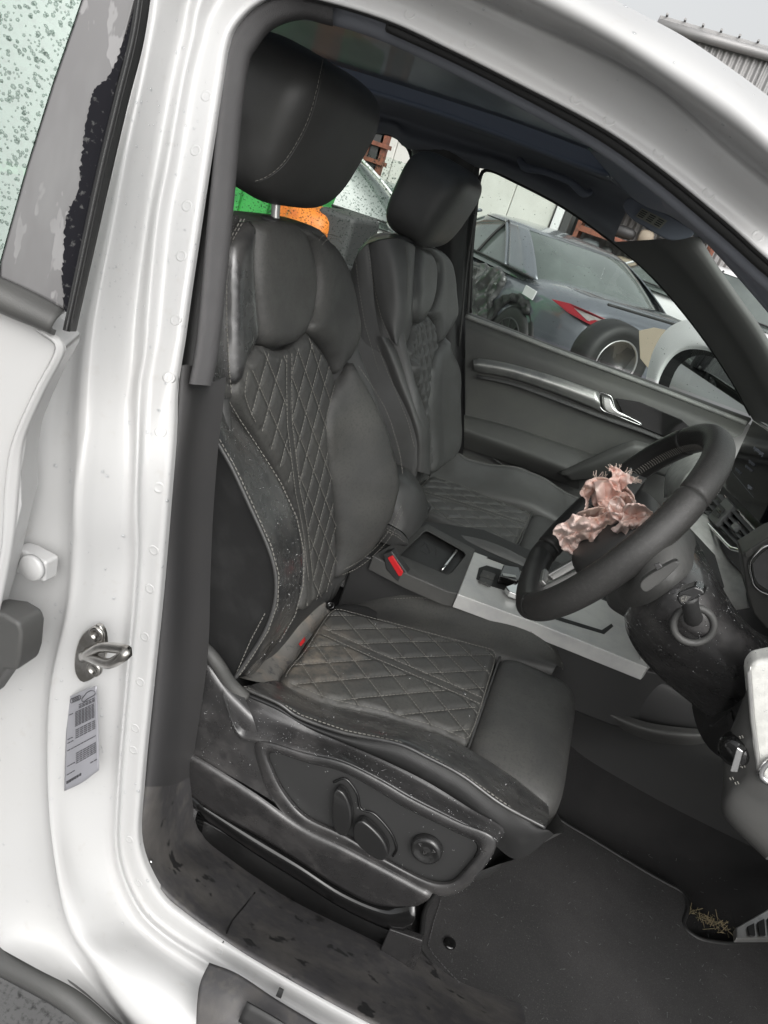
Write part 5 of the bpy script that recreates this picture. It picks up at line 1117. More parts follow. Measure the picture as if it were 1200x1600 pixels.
near_b = pfix(patch('side_bolster', [
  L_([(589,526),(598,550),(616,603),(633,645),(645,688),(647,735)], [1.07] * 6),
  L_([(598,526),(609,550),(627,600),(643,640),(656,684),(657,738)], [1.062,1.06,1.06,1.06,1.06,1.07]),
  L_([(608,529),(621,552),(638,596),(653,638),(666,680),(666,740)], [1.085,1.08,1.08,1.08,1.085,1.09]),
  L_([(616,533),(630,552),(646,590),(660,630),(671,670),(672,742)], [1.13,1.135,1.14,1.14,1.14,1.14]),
  L_([(616,536),(631,556),(646,595),(659,635),(668,675),(670,745)], [1.19,1.20,1.21,1.22,1.22,1.22])], 'leather_far_lifted', None, (5, 6)))
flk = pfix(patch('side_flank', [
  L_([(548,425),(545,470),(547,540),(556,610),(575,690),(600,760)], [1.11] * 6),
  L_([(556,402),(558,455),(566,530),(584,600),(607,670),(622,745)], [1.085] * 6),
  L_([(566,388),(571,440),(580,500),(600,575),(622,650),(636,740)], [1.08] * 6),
  L_([(576,381),(581,420),(589,500),(616,602),(634,648),(648,736)], [1.083,1.083,1.078,1.074,1.074,1.074])], 'leather_far_lifted', None, (5, 5)))
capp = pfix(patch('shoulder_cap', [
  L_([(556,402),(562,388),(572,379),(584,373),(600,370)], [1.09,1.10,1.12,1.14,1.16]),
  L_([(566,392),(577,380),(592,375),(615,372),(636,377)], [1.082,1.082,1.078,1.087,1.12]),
  L_([(570,378),(590,369),(615,366),(640,370),(655,382)], [1.14,1.17,1.20,1.24,1.27])], 'leather_far_lifted', None, (4, 4)))
st = []
for P, y in (([(575,386),(580,424),(587,460),(596,497),(611,534)], 1.0835), ([(556,407),(560,445),(570,505),(590,575),(610,628),(628,670),(640,712)], 1.077), ([(590,540),(605,580),(622,620),(638,660),(648,700)], 1.060)):
    st += stitches([Yp(p[0], p[1], y - .003) for p in P], [0, -1, 0], .007)
st += stitches([Yp(p[0] - 3, p[1], 1.108) for p in [(636,385),(640,412),(640,450),(639,495),(631,540)]], [.5, -1, 0], .007)
st += stitches([Yp(p[0] - 3, p[1], 1.10) for p in [(622,545),(641,588),(655,630),(667,672),(668,735)]], [.5, -1, 0], .007)
pfix(join_bars('flank_stitching', st, .0006, 'stitch'), flk)
# drops on the driver's seat
drops(outw, 120, .0007, .002, None, .5, 41); drops(obol, 420, .0006, .0022, lambda c, n: c[2] > .80, .5, 42); drops(obol, 90, .0010, .0030, None, .5, 43)
drops(outb, 160, .0007, .0024, None, .5, 44); drops(top, 380, .0006, .0020, None, .5, 45); drops(cover, 240, .0006, .0022, None, .5, 46); drops(skirt, 200, .0006, .0020, None, .5, 47)
drops(rr, 160, .0006, .0018, None, .5, 48); drops(cushq, 16, .002, .0045, None, .35, 49); drops(ext, 10, .0006, .0014, lambda c, n: n[2] > .5, .5, 50)
flush_drops('water_drops', 'clear raindrops on the white door frame and the outer edge of the driver seat')
# ================================================================ steering wheel
WC = np.array([.1139, .5626, 1.024]); a_, b2_ = .4539, -.0341
WU = np.array([math.sin(a_), 0, math.cos(a_)]); WV = np.array([math.sin(b2_) * math.cos(a_), math.cos(b2_), -math.sin(b2_) * math.sin(a_)]); WV /= np.linalg.norm(WV)
WN = np.cross(WV, WU); WN = WN if WN[0] < 0 else -WN; WN /= np.linalg.norm(WN)     # faces the driver
RR = .167
def rimp(th): 
    c, s = math.cos(th), math.sin(th); r = RR
    k = 1.0 if c > -.80 else 1 - .0 * 0
    u = c if c > -.86 else -.86 - (abs(c) - .86) * .35
    return WC + r * (u * WU + s * WV)
wheel = thing('steering_wheel', 'flat-bottomed black leather steering wheel beaded with rain, its airbag cover torn open', 'steering wheel', tuple(WC))
W['rim'] = mat('damp_rim_leather', g3(.040, (1, .98, .95)), .40, bump=[(900, .6)], var=[(260, g3(.060, (1, .98, .95)), .5, .75)])
W['rimsm'] = mat('smooth_rim_leather', g3(.030, (1, .99, .96)), .40, bump=[(700, .3)])
def rimseg(name, t0, t1, m_, rad=.0180):
    P = [rimp(math.radians(t)) for t in np.linspace(t0, t1, 60)]; V = []; nn = 20
    for i, p in enumerate(P):
        q = P[min(i + 1, 59)] - P[max(i - 1, 0)]; q /= np.linalg.norm(q); o = np.cross(q, WN); o /= np.linalg.norm(o)
        e = 1 - .05 * (i in (0, 59))
        for k in range(nn):
            an = 2 * math.pi * k / nn; V.append(p + rad * e * (math.cos(an) * o + 1.12 * math.sin(an) * WN))
    return mesh(name, V, gridfaces(60, nn, False, True) + [tuple(range(nn - 1, -1, -1)), tuple(59 * nn + k for k in range(nn))], m_, wheel)
# theta runs from the top (0) towards the far side (90) and the near side (-90)
r1 = rimseg('rim_top', -46, 38, 'rim'); r2 = rimseg('rim_side', -142, -46.6, 'rim', .0184); r3 = rimseg('rim_side', 38.6, 142, 'rimsm', .0184); r4 = rimseg('rim_bottom', 142.6, 217.4, 'rimsm', .0178)
# baseball stitching inside the far side of the rim
segs = []
for t in np.linspace(5, 128, 74):
    p = rimp(math.radians(t)); o = (WC - p) / np.linalg.norm(WC - p); s = (rimp(math.radians(t + .8)) - p) 
    for sg_ in (-1, 1):
        segs.append((p + o * .0186 + WN * sg_ * .005 + s * .6, p + o * .0192, o))
join_bars('rim_lacing', segs, .0006, 'stitch', r3)
# hub with spokes, behind the torn cover
hubm = blob('hub', WC - WN * .022 - WU * .012, (.17, .135, .075), 'leather_clean', wheel, [list(WV), list(WU), list(WN)], (3, 3, 3), 40, 20)
def wp(u, v, n=0): return WC + WU * u + WV * v + WN * n       # u up, v to the far side
for s in (-1, 1):
    prism('spoke', [wp(.02, s * .07, -.01), wp(.018, s * .158, .0), wp(-.028, s * .156, .0), wp(-.045, s * .07, -.01)], -WN * .018, 'rimsm', wheel, .004)
    prism('spoke_trim', [wp(-.030, s * .075, -.006), wp(-.022, s * .150, .003), wp(-.031, s * .152, .003), wp(-.046, s * .08, -.006)], -WN * .006, 'satin', wheel, .0015)
ls = prism('lower_spoke', [wp(-.075, -.030, -.016), wp(-.148, -.022, -.006), wp(-.148, .022, -.006), wp(-.075, .030, -.016), wp(-.082, .020, -.016), wp(-.130, .013, -.008), wp(-.130, -.013, -.008), wp(-.082, -.020, -.016)], -WN * .014, 'satin', wheel, .003)
bd = prism('badge_plate', [wp(-.128, -.022, .0), wp(-.152, -.018, .004), wp(-.158, -.010, .006), wp(-.158, .010, .006), wp(-.152, .018, .004), wp(-.128, .022, .0)], -WN * .010, 'satin', wheel, .0025)
prism('badge', [wp(-.138, -.010, .0035), wp(-.152, -.010, .0065), wp(-.152, .006, .0065), wp(-.138, .006, .0035)], WN * .0008, 'gloss_black', bd, .0003)
W['badge_red'] = mat('badge_red', (.42, .02, .02, 1), .3)
prism('badge_field', [wp(-.1395, .0005, .0048), wp(-.1505, .0005, .0076), wp(-.1505, .005, .0076), wp(-.1395, .005, .0048)], WN * .0004, 'badge_red', bd)
join_bars('badge_letter', [(wp(-.141, -.002, .0062), wp(-.141, -.006, .0062), WN), (wp(-.141, -.006, .0062), wp(-.145, -.006, .0068), WN), (wp(-.145, -.006, .0068), wp(-.145, -.002, .0068), WN), (wp(-.145, -.002, .0068), wp(-.149, -.002, .0078), WN), (wp(-.149, -.002, .0078), wp(-.149, -.006, .0078), WN)], .0005, 'chrome', bd)
# flap of the airbag cover with part of the ring emblem
cov = patch('cover_flap', [[wp(.045, .0, .012), wp(.062, .03, .012), wp(.060, .060, .004), wp(.035, .078, -.01)], [wp(.035, .0, .030), wp(.052, .032, .032), wp(.046, .062, .022), wp(.022, .080, .004)], [wp(.018, .004, .034), wp(.030, .034, .040), wp(.022, .062, .030), wp(.004, .082, .010)]], 'leather_clean', wheel, (5, 6), .006)
em = wp(.052, .020, .032)
tube('emblem_ring', [em + .011 * (math.cos(t) * (WV * .9 + WU * .3) + math.sin(t) * (WU * .7 + WN * .6)) for t in np.linspace(0, 2 * math.pi, 16, endpoint=False)], .0016, 'chrome', cov, 8, 30, True)
prism('emblem_face', [em + .0105 * (math.cos(t) * (WV * .9 + WU * .3) + math.sin(t) * (WU * .7 + WN * .6)) for t in np.linspace(0, 2 * math.pi, 16, endpoint=False)], -WN * .002, 'satin', cov)
# ---- the spent airbag: a crumpled piece of pink cloth hanging out of the hub
W['bag'] = mat('pink_airbag_cloth', (.86, .69, .63, 1), .85, bump=[(1500, .5), (90, .5)], var=[(14, (.80, .56, .49, 1), .45, .65), (30, (.84, .68, .58, 1), .5, .66)])
bag = thing('airbag', 'crumpled pink airbag cloth with frayed edges hanging from the steering wheel hub', 'airbag', tuple(wp(.0, .0, .03)))
def cloth(name, outline, depth, seed, amp, yb, nf=3.5):
    """outline in photo pixels at the hub's distance, crumpled in depth"""
    rs = np.random.RandomState(seed); ph = rs.rand(10, 4) * 6.28; fr_ = .022 + rs.rand(10, 2) * .04
    tri = lambda t: abs((t / math.pi) % 2 - 1) * 2 - 1
    oa = np.array(outline, float); lo_, hi_ = oa.min(0), oa.max(0); nn_ = max(5, int((hi_[0] - lo_[0]) * (hi_[1] - lo_[1]) / 190)); sd_ = lo_ + rs.rand(nn_, 2) * (hi_ - lo_)
    an_ = rs.rand(nn_) * 3.14; ca_, sa_ = np.cos(an_), np.sin(an_); ew_ = .45 + .5 * rs.rand(nn_)
    def crum(u, v):
        dx = u - sd_[:, 0]; dy = v - sd_[:, 1]; a = dx * ca_ + dy * sa_; b = -dx * sa_ + dy * ca_
        return np.min(np.abs(a) * ew_ + np.abs(b) * 1.15)
    def S(u, v):
        h = 0
        for k in range(2):
            d_ = (u * math.cos(ph[k, 2]) + v * math.sin(ph[k, 2])) * (.10 + .05 * k) * nf / 3 + ph[k, 0] + 1.3 * math.sin((u * math.sin(ph[k, 2]) - v * math.cos(ph[k, 2])) * fr_[k, 1] * 1.5 + ph[k, 1])
            h += tri(d_) / (1 + .55 * k)
        f_ = 0
        for k in range(4, 8):
            d_ = (u * math.cos(ph[k, 2]) + v * math.sin(ph[k, 2])) * (.28 + .08 * (k - 4)) + 1.6 * math.sin((u * math.sin(ph[k, 2]) - v * math.cos(ph[k, 2])) * .10 + ph[k, 1])
            f_ += tri(d_) * .0007
        return Yp(u, v, yb + h * amp * .30 + f_ * .6 - .0016 * crum(u, v) + depth(u, v))
    return panel(name, outline, S, 'bag', bag, 1.5, 0, 1, None, 0, False)
# (the sheets are real folds about 0.1 m deep, standing in front of the hub)
def rough(P, n, a, seed, closed=True):
    rs = np.random.RandomState(seed); Q = cr(P, n, closed); return Q + rs.randn(*Q.shape) * a
o1 = rough([(863,832),(870,822),(888,812),(895,803),(905,806),(918,808),(935,806),(948,800),(960,800),(975,806),(985,815),(978,826),(962,836),(948,838),(935,836),(930,840),(925,852),(918,854),(920,842),(908,845),(906,856),(908,866),(902,870),(894,866),(888,862),(878,858),(873,845),(870,840)], 120, .5, 1)
c1 = cloth('cloth_fold', o1, lambda u, v: .0 + .0006 * (v - 830), 3, .038, .525, 2.6)
o2 = rough([(906,772),(912,758),(920,750),(928,747),(934,752),(930,765),(922,775),(918,790),(915,806),(910,806),(914,790),(913,778)], 70, .4, 2)
c2 = cloth('cloth_fold', o2, lambda u, v: 0, 5, .030, .55, 3)
o3 = rough([(926,748),(936,745),(944,745),(952,749),(958,760),(964,768),(975,768),(985,774),(990,790),(984,800),(976,798),(972,806),(978,815),(970,822),(958,815),(948,808),(940,800),(936,792),(932,780),(930,765)], 90, .4, 4)
c3 = cloth('cloth_fold', o3, lambda u, v: .012, 8, .045, .535, 2.4)
o4 = rough([(955,737),(950,733),(954,727),(960,729),(968,732),(975,738),(984,743),(992,748),(988,754),(980,758),(974,765),(966,768),(958,764),(950,752),(956,745)], 70, .5, 6)
c4 = cloth('cloth_tip', o4, lambda u, v: -.01, 9, .030, .55, 3)
o5 = rough([(975,790),(990,786),(1003,788),(1014,795),(1020,802),(1012,812),(1000,822),(988,832),(975,837),(962,832),(955,826),(965,820),(972,808)], 70, .4, 7)
c5 = cloth('cloth_fold', o5, lambda u, v: -.005, 12, .030, .50, 2.2)
o6 = rough([(950,790),(960,775),(972,780),(980,795),(985,812),(978,826),(972,818),(962,812),(955,806)], 50, .3, 9)
c6 = cloth('cloth_fold', o6, lambda u, v: -.02, 15, .03, .52, 3)
o7 = rough([(898,806),(915,796),(940,792),(965,796),(980,806),(976,828),(955,842),(930,846),(912,842),(902,826)], 60, .5, 21)
c7 = cloth('cloth_fold', o7, lambda u, v: .022, 33, .035, .535, 2.6)
o8 = rough([(922,752),(940,748),(962,752),(985,766),(995,790),(985,815),(960,826),(935,812),(926,785)], 60, .5, 22)
c8 = cloth('cloth_fold', o8, lambda u, v: .035, 35, .035, .545, 2.6)
for c_ in (c1, c2, c3, c4, c5, c6, c7, c8):
    md = c_.modifiers.new('cloth', 'SOLIDIFY'); md.thickness = .0012
# frayed threads
segs = []; rs = np.random.RandomState(5)
W['fray'] = mat('frayed_thread', (.72, .60, .52, 1), .9)
for (px, py, dx, dy, yb) in [(955,731,-4,-3,.545)] * 8 + [(990,748,7,3,.55)] * 14 + [(985,744,5,-5,.55)] * 8 + [(975,739,3,-5,.55)] * 7 + [(930,747,1,-5,.545)] * 6 + [(942,744,2,-4,.545)] * 6 + [(966,731,1,-4,.55)] * 6:
    a = np.array([px, py]) + rs.randn(2) * 3; b_ = a + np.array([dx, dy]) * (.5 + rs.rand()) + rs.randn(2) * 1.5
    segs.append((Yp(*a, yb), Yp(*b_, yb - .004 + .008 * rs.rand()), np.array([0, -1., 0])))
join_bars('frayed_threads', segs, .00045, 'fray', bag)
# ---- steering column
col = patch('column_shroud', [[Yp(975,962,.47) , Yp(990,940,.42), Yp(1030,905,.40), Yp(1068,868,.44), Yp(1082,835,.55)],
                              [Yp(980,990,.49), Yp(1005,965,.40), Yp(1050,925,.37), Yp(1092,890,.42), Yp(1098,862,.55)],
                              [Yp(1000,1025,.50), Yp(1035,1000,.40), Yp(1080,960,.365), Yp(1115,925,.40), Yp(1116,895,.52)],
                              [Yp(1035,1062,.52), Yp(1075,1040,.41), Yp(1115,1000,.37), Yp(1142,968,.40), Yp(1148,950,.50)],
                              [Yp(1075,1095,.54), Yp(1110,1075,.43), Yp(1145,1040,.38), Yp(1175,1000,.40), Yp(1180,985,.48)],
                              [Yp(1125,1135,.56), Yp(1160,1110,.45), Yp(1190,1075,.40), Yp(1225,1040,.42), Yp(1230,1010,.48)]], 'plastic_wet', car, (6, 6), .01, 1)
collar = patch('column_collar', [[Yp(945,930,.50), Yp(968,895,.43), Yp(1005,862,.40), Yp(1050,832,.42), Yp(1076,822,.52)], [Yp(952,948,.50), Yp(985,925,.40), Yp(1025,892,.375), Yp(1068,858,.41), Yp(1086,838,.53)], [Yp(972,962,.50), Yp(1005,948,.40), Yp(1045,918,.37), Yp(1080,885,.41), Yp(1089,862,.54)], [Yp(980,966,.51), Yp(1012,955,.42), Yp(1048,928,.39), Yp(1084,892,.43), Yp(1090,868,.55)]], 'plastic', car, (5, 6), .01, 1)
prism('column_core', [wp(.06, -.05, -.05), wp(.06, .06, -.05), wp(-.06, .06, -.05), wp(-.07, -.05, -.05)], -WN * .10, 'plastic_dark', wheel, .01)
pd = prism('shift_paddle', [Yp(*q, .325) for q in cr([(1000,918),(1003,908),(1020,895),(1040,884),(1055,877),(1062,880),(1058,888),(1040,905),(1020,920),(1008,926)], 30, True)], (0, .010, 0), 'plastic', wheel, .003)
prism('wet_glint_tab', [Yp(*q, .320) for q in [(1022,882),(1030,880),(1036,886),(1026,892)]], (0, .004, 0), 'plastic_wet', wheel, .001)
# stalk
stc = Yp(1084, 977, .366)
rg = tube('stalk_boot', [stc + .022 * (math.cos(t) * np.array([.95, 0.05, -.3]) + math.sin(t) * np.array([.28, .10, .93])) for t in np.linspace(0, 2 * math.pi, 20, endpoint=False)], .0042, 'plastic', car, 10, 40, True)
tube('stalk_arm', [stc + np.array([0, .02, 0]), Yp(1083,962,.355), Yp(1078,945,.335), Yp(1076,930,.325)], [.012, .010, .009, .010], 'plastic_dark', car, 12, 20)
kn = prism('stalk_head', [Yp(*q, .318) for q in [(1056,934),(1060,926),(1085,916),(1098,921),(1103,928),(1085,938),(1068,948),(1060,944)]], (.004, .022, 0), 'switch', car, .004)
prism('stalk_face', [Yp(*q, .3165) for q in [(1061,934),(1068,930),(1080,932),(1072,941),(1064,942)]], (0, .001, 0), 'plastic', kn, .0004)
segs = [(Yp(1065,934,.316), Yp(1065,939,.316), np.array([0, -1., 0])), (Yp(1065,934,.316), Yp(1069,933,.316), np.array([0, -1., 0])), (Yp(1065,939,.316), Yp(1069,938,.316), np.array([0, -1., 0])), (Yp(1072,932,.316), Yp(1071,938,.316), np.array([0, -1., 0]))]
join_bars('stalk_symbol', segs, .0005, 'stitch', kn)
drops(r1, 500, .0005, .0015, lambda c, n: n[2] > -.1 and n[1] < .3, .45, 61); drops(r2, 700, .0005, .0014, lambda c, n: n[2] > -.2 and n[1] < .3, .45, 62)
drops(col, 260, .0008, .0022, lambda c, n: c[2] > .93, .5, 63); drops(kn, 60, .0006, .0014, None, .5, 64)
flush_drops('water_drops', 'fine rain drops on the steering wheel rim and the column behind it')
# ================================================================ floor mat, straw
mo = [(676,1402),(664,1440),(655,1478),(664,1496),(685,1520),(712,1548),(745,1580),(790,1625),(900,1700),(1250,1700),(1250,1476),(1150,1474),(1110,1470),(1085,1462),(1070,1448),(1069,1432),(1076,1415),(1078,1405),(1060,1390),(1020,1368),(960,1332),(900,1296),(860,1280),(800,1330)]
mz = lambda px, py: Zp(px, py, .352)
matp = [mz(*p) for p in cr(mo, 120, True)]
fm = prism('floor_mat', matp, (0, 0, -.008), 'matc', None, .003)
tag(fm, 'charcoal carpet floor mat with bound edge in the driver footwell', 'floor mat')
tube('mat_binding', [p + np.array([0, 0, -.002]) for p in matp[::2]], .0045, 'rubber', fm, 8, 240, True)
st = stitches([mz(*p) + np.array([0, 0, .002]) for p in [(688,1408),(677,1442),(668,1478),(676,1492),(695,1514),(722,1542),(756,1574),(800,1618)]], [0, 0, 1], .0065)
join_bars('mat_stitching', st, .0008, 'trim', fm)
lathe('mat_fixing', [(.010, -.001), (.010, .0022), (.006, .003), (.0001, .0015)], mz(702, 1475) + [0, 0, .001], np.eye(3), 'gloss_black', fm, 20)
segs = []; rs = np.random.RandomState(9)
W['straw'] = mat('dry_grass', (.20, .16, .09, 1), .8, var=(40, (.10, .09, .05, 1), .45, .6))
for i in range(95):
    t = rs.rand(); c = np.array([1078, 1422]) * (1 - t) + np.array([1136, 1452]) * t + rs.randn(2) * [5, 4] * (.6 + t * .6); a = rs.rand() * 6.28; L = .003 + .011 * rs.rand()
    p = Zp(c[0], c[1], .345 + .012 * rs.rand()); d_ = np.array([math.cos(a), math.sin(a), .5 * rs.randn()]) * L; segs.append((p - d_, p + d_ * .5, np.array([0, 0, 1.])))
tag(join_bars('dry_grass', segs, .0006, 'straw'), 'small heap of dry grass beside the mat cut-out near the foot rest', 'debris', kind='stuff')
segs = []
for i in range(240):
    p = Zp(690 + rs.rand() * 500, 1310 + rs.rand() * 290, .3535); a = rs.rand() * 6.28; L = .0006 + .0035 * rs.rand() ** 4; d_ = np.array([math.cos(a), math.sin(a), 0]) * L; segs.append((p - d_, p + d_, np.array([0, 0, 1.])))
tag(join_bars('lint', segs, .00045, 'trim'), 'pale lint and grit specks scattered over the charcoal floor mat', 'lint', kind='stuff')
# ================================================================ yard outside
W['asphalt'] = mat('wet_asphalt', g3(.13), .35, bump=[(40, 1.0), (8, .5)], var=[(1.5, g3(.18), .4, .7), (90, g3(.05), .5, .7)], rvar=(2, .7))
V = [(-60, -40, 0), (60, -40, 0), (60, 80, 0), (-60, 80, 0)]
gnd = mesh('ground', V, [(0, 1, 2, 3)], 'asphalt', None, False); gnd['kind'] = 'structure'
W['shed'] = mat('grey_ribbed_steel', g3(.36, (1, .98, .97)), .45, .3, var=(1.2, g3(.30), .4, .7))
W['cream'] = mat('cream_wall_panel', g3(.62, (1, 1, .93)), .6, var=[(1.5, g3(.54, (1, 1, .92)), .4, .7), (20, g3(.5, (1, .97, .88)), .6, .75)])
W['rust'] = mat('rusty_orange_steel', (.24, .085, .05, 1), .7, var=(9, (.14, .06, .04, 1), .45, .6))
W['darkst'] = mat('dark_steel', g3(.05), .6)
W['white'] = mat('white_steel', g3(.72), .4)
W['clutter1'] = mat('clutter_grey', g3(.16, (.9, 1, 1.05)), .5); W['clutter2'] = mat('clutter_black', g3(.03), .5); W['clutter3'] = mat('clutter_tan', g3(.30, (1, .85, .65)), .7)
# grey ribbed shed, its eave and gutter over the roof of the car
shed = thing('steel_shed', 'tall grey ribbed steel shed with a gutter along its eave behind the car', 'building', (4, 14, 0))
y0 = 14.0; xs_ = np.arange(-1.1, 16, .019); ht = Yp(1140, 78, y0)[2]
V = []; 
for x in xs_:
    yy = y0 + .018 * math.sin(x * 2 * math.pi / .11); V += [(x, yy, 0), (x, yy, ht + .02)]
mesh('ribbed_wall', V, [(2 * i, 2 * i + 2, 2 * i + 3, 2 * i + 1) for i in range(len(xs_) - 1)], 'shed', shed)
tube('gutter', [(-1.2, y0 - .09, ht + .04), (8, y0 - .09, ht + .10), (16, y0 - .09, ht + .14)], .075, 'shed', shed, 10, 20)
box('eave_flashing', (7.4, y0 - .03, ht + .14), (17.2, .10, .06), 'shed', shed, .01)
for k in range(60):
    box('roof_rib', (-1.1 + k * .29, y0 + .25, ht + .19 + .0), (.035, .8, .03), 'shed', shed, .004)
box('roof_sheet', (7.4, y0 + 4, ht + .155), (17.2, 8, .03), 'shed', shed, 0)
for x in (.6, 3.4, 6.2):
    box('wall_lap', (x, y0 - .024, ht / 2), (.03, .012, ht), 'shed', shed, .003)
# cream wall panels and the open bay
fac = thing('workshop_building', 'cream panelled workshop wall with a white post beside its open bay', 'building', (-8, 12.5, 0))
y1 = 12.5; xe = Yp(868, 325, y1)[0]
for k in range(20):
    box('wall_panel', (xe - .35 - k * .70, y1 + .03 * (k % 2) * .2, 1.75), (.692, .08, 3.5), 'cream', fac, .012)
box('door_post', (xe + .10, y1 - .06, 1.75), (.13, .16, 3.5), 'white', fac, .01)
box('door_jamb', (xe + .24, y1, 1.75), (.12, .14, 3.5), 'darkst', fac, .01)
box('bay_lintel', (xe + 2.2, y1, 3.25), (4, .2, .5), 'darkst', fac, .01)
box('bay_back_wall', (xe + 2.2, y1 + 3, 1.7), (4.2, .1, 3.4), 'darkst', fac, 0)
rack = thing('pallet_rack', 'rusty orange pallet rack loaded with dark car parts inside the open bay', 'shelving', (xe + 1.6, y1 + .9, 0))
for x in (.40, 2.5): 
    for dy in (.5, 1.3): box('upright', (xe + x, y1 + dy, 1.5), (.07, .07, 3.0), 'rust', rack, .005)
rs = np.random.RandomState(3)
for z in (.55, 1.02, 1.42, 1.95, 2.5):
    for dy in (.5, 1.3): box('beam', (xe + 1.45, y1 + dy, z), (2.1, .05, .09), 'rust', rack, .005)
    box('shelf_board', (xe + 1.45, y1 + .9, z + .03), (2.1, .8, .02), 'clutter3', rack, 0)
ORD = ['first', 'second', 'third', 'fourth', 'fifth', 'sixth', 'seventh', 'eighth', 'ninth', 'tenth', 'eleventh']
CN = {'clutter1': 'grey', 'clutter2': 'black', 'clutter3': 'tan'}
for z, sh in ((1.07, 'lower'), (1.47, 'middle'), (2.0, 'upper')):
    x = xe + .52; cnt_ = {}
    while x < xe + 2.2:
        w_ = .18 + .26 * rs.rand(); h_ = .12 + .18 * rs.rand(); m_ = ['clutter1', 'clutter2', 'clutter3', 'clutter2'][rs.randint(4)]; i_ = cnt_.get(m_, 0); cnt_[m_] = i_ + 1
        o = blob('car_part', (x + w_ / 2, y1 + .72, z + h_ / 2 + .01), (w_, .3, h_), m_, None, None, (4, 4, 3), 12, 6)
        tag(o, '%s %s car part from the white post on the %s shelf of the rusty rack' % (ORD[i_], CN[m_], sh), 'car part', 'salvaged parts on the rack shelves'); x += w_ + .03
# rack and posts seen through the rear door window
rk_ = thing('scaffold', 'brown steel scaffold standing at the pale wall, seen above the lowered rear window', 'scaffold', (-4.6, 9.5, 0))
for px in (577, 590, 601):
    p = Yp(px, 225, 9.5); box('upright', (p[0], 9.5, 1.8), (.10 if px != 590 else .16, .1, 3.6), 'rust' if px != 590 else 'darkst', rk_, .005)
for z in (.9, 1.35, 1.55, 1.75, 1.95): p = Yp(585, 225, 9.5); box('cross_beam', (p[0], 9.44, z), (.5, .05, .05), 'rust', rk_, .004)
W['pinkw'] = mat('pale_pink_wall', g3(.66, (1, .95, .93)), .7, var=(2, g3(.58, (1, .95, .93)), .4, .7))
# green skip, orange loader
W['green'] = mat('green_paint', (.07, .42, .10, 1), .4, var=(6, (.05, .30, .08, 1), .45, .65))
W['orange'] = mat('orange_paint', (.75, .22, .03, 1), .4, var=(8, (.6, .15, .03, 1), .45, .65))
gp = Yp(404, 315, 6.5)
skp = thing('green_container', 'bright green ribbed steel container seen below the driver headrest', 'container', (gp[0] - 1.2, 7.2, 0))
box('side_wall', (gp[0] - 1.55, 7.1, 1.15), (4.0, .9, 2.3), 'green', skp, .02)
for k in range(13): box('wall_rib', (gp[0] + .33 - k * .31, 6.63, 1.15), (.07, .06, 2.2), 'green', skp, .01)
ld = thing('orange_loader', 'orange yard loader with a raised arm beside the green container', 'loader', (-3.0, 6.2, 0))
for (px, py, wd, hh, m_) in ((450, 322, .17, 2.4, 'orange'), (470, 330, .10, 1.0, 'orange')):
    p = Yp(px, py, 6.2); box('mast', (p[0], 6.2, hh / 2), (wd, .2, hh), m_, ld, .02)
p = Yp(462, 342, 6.0); blob('body', (p[0] + .22, 6.0, .62), (.45, .7, .50), 'orange', ld, None, (4, 4, 4), 20, 12)
box('counterweight', (p[0] + .45, 6.1, .5), (.35, .7, .8), 'darkst', ld, .05)
for dx in (-.15, .35): lathe('wheel', [(.22, -.08), (.26, -.06), (.26, .06), (.22, .08), (.0001, .08)], (p[0] + dx, 5.75, .26), [[1,0,0],[0,0,1],[0,-1,0]], 'rubber', ld, 20)
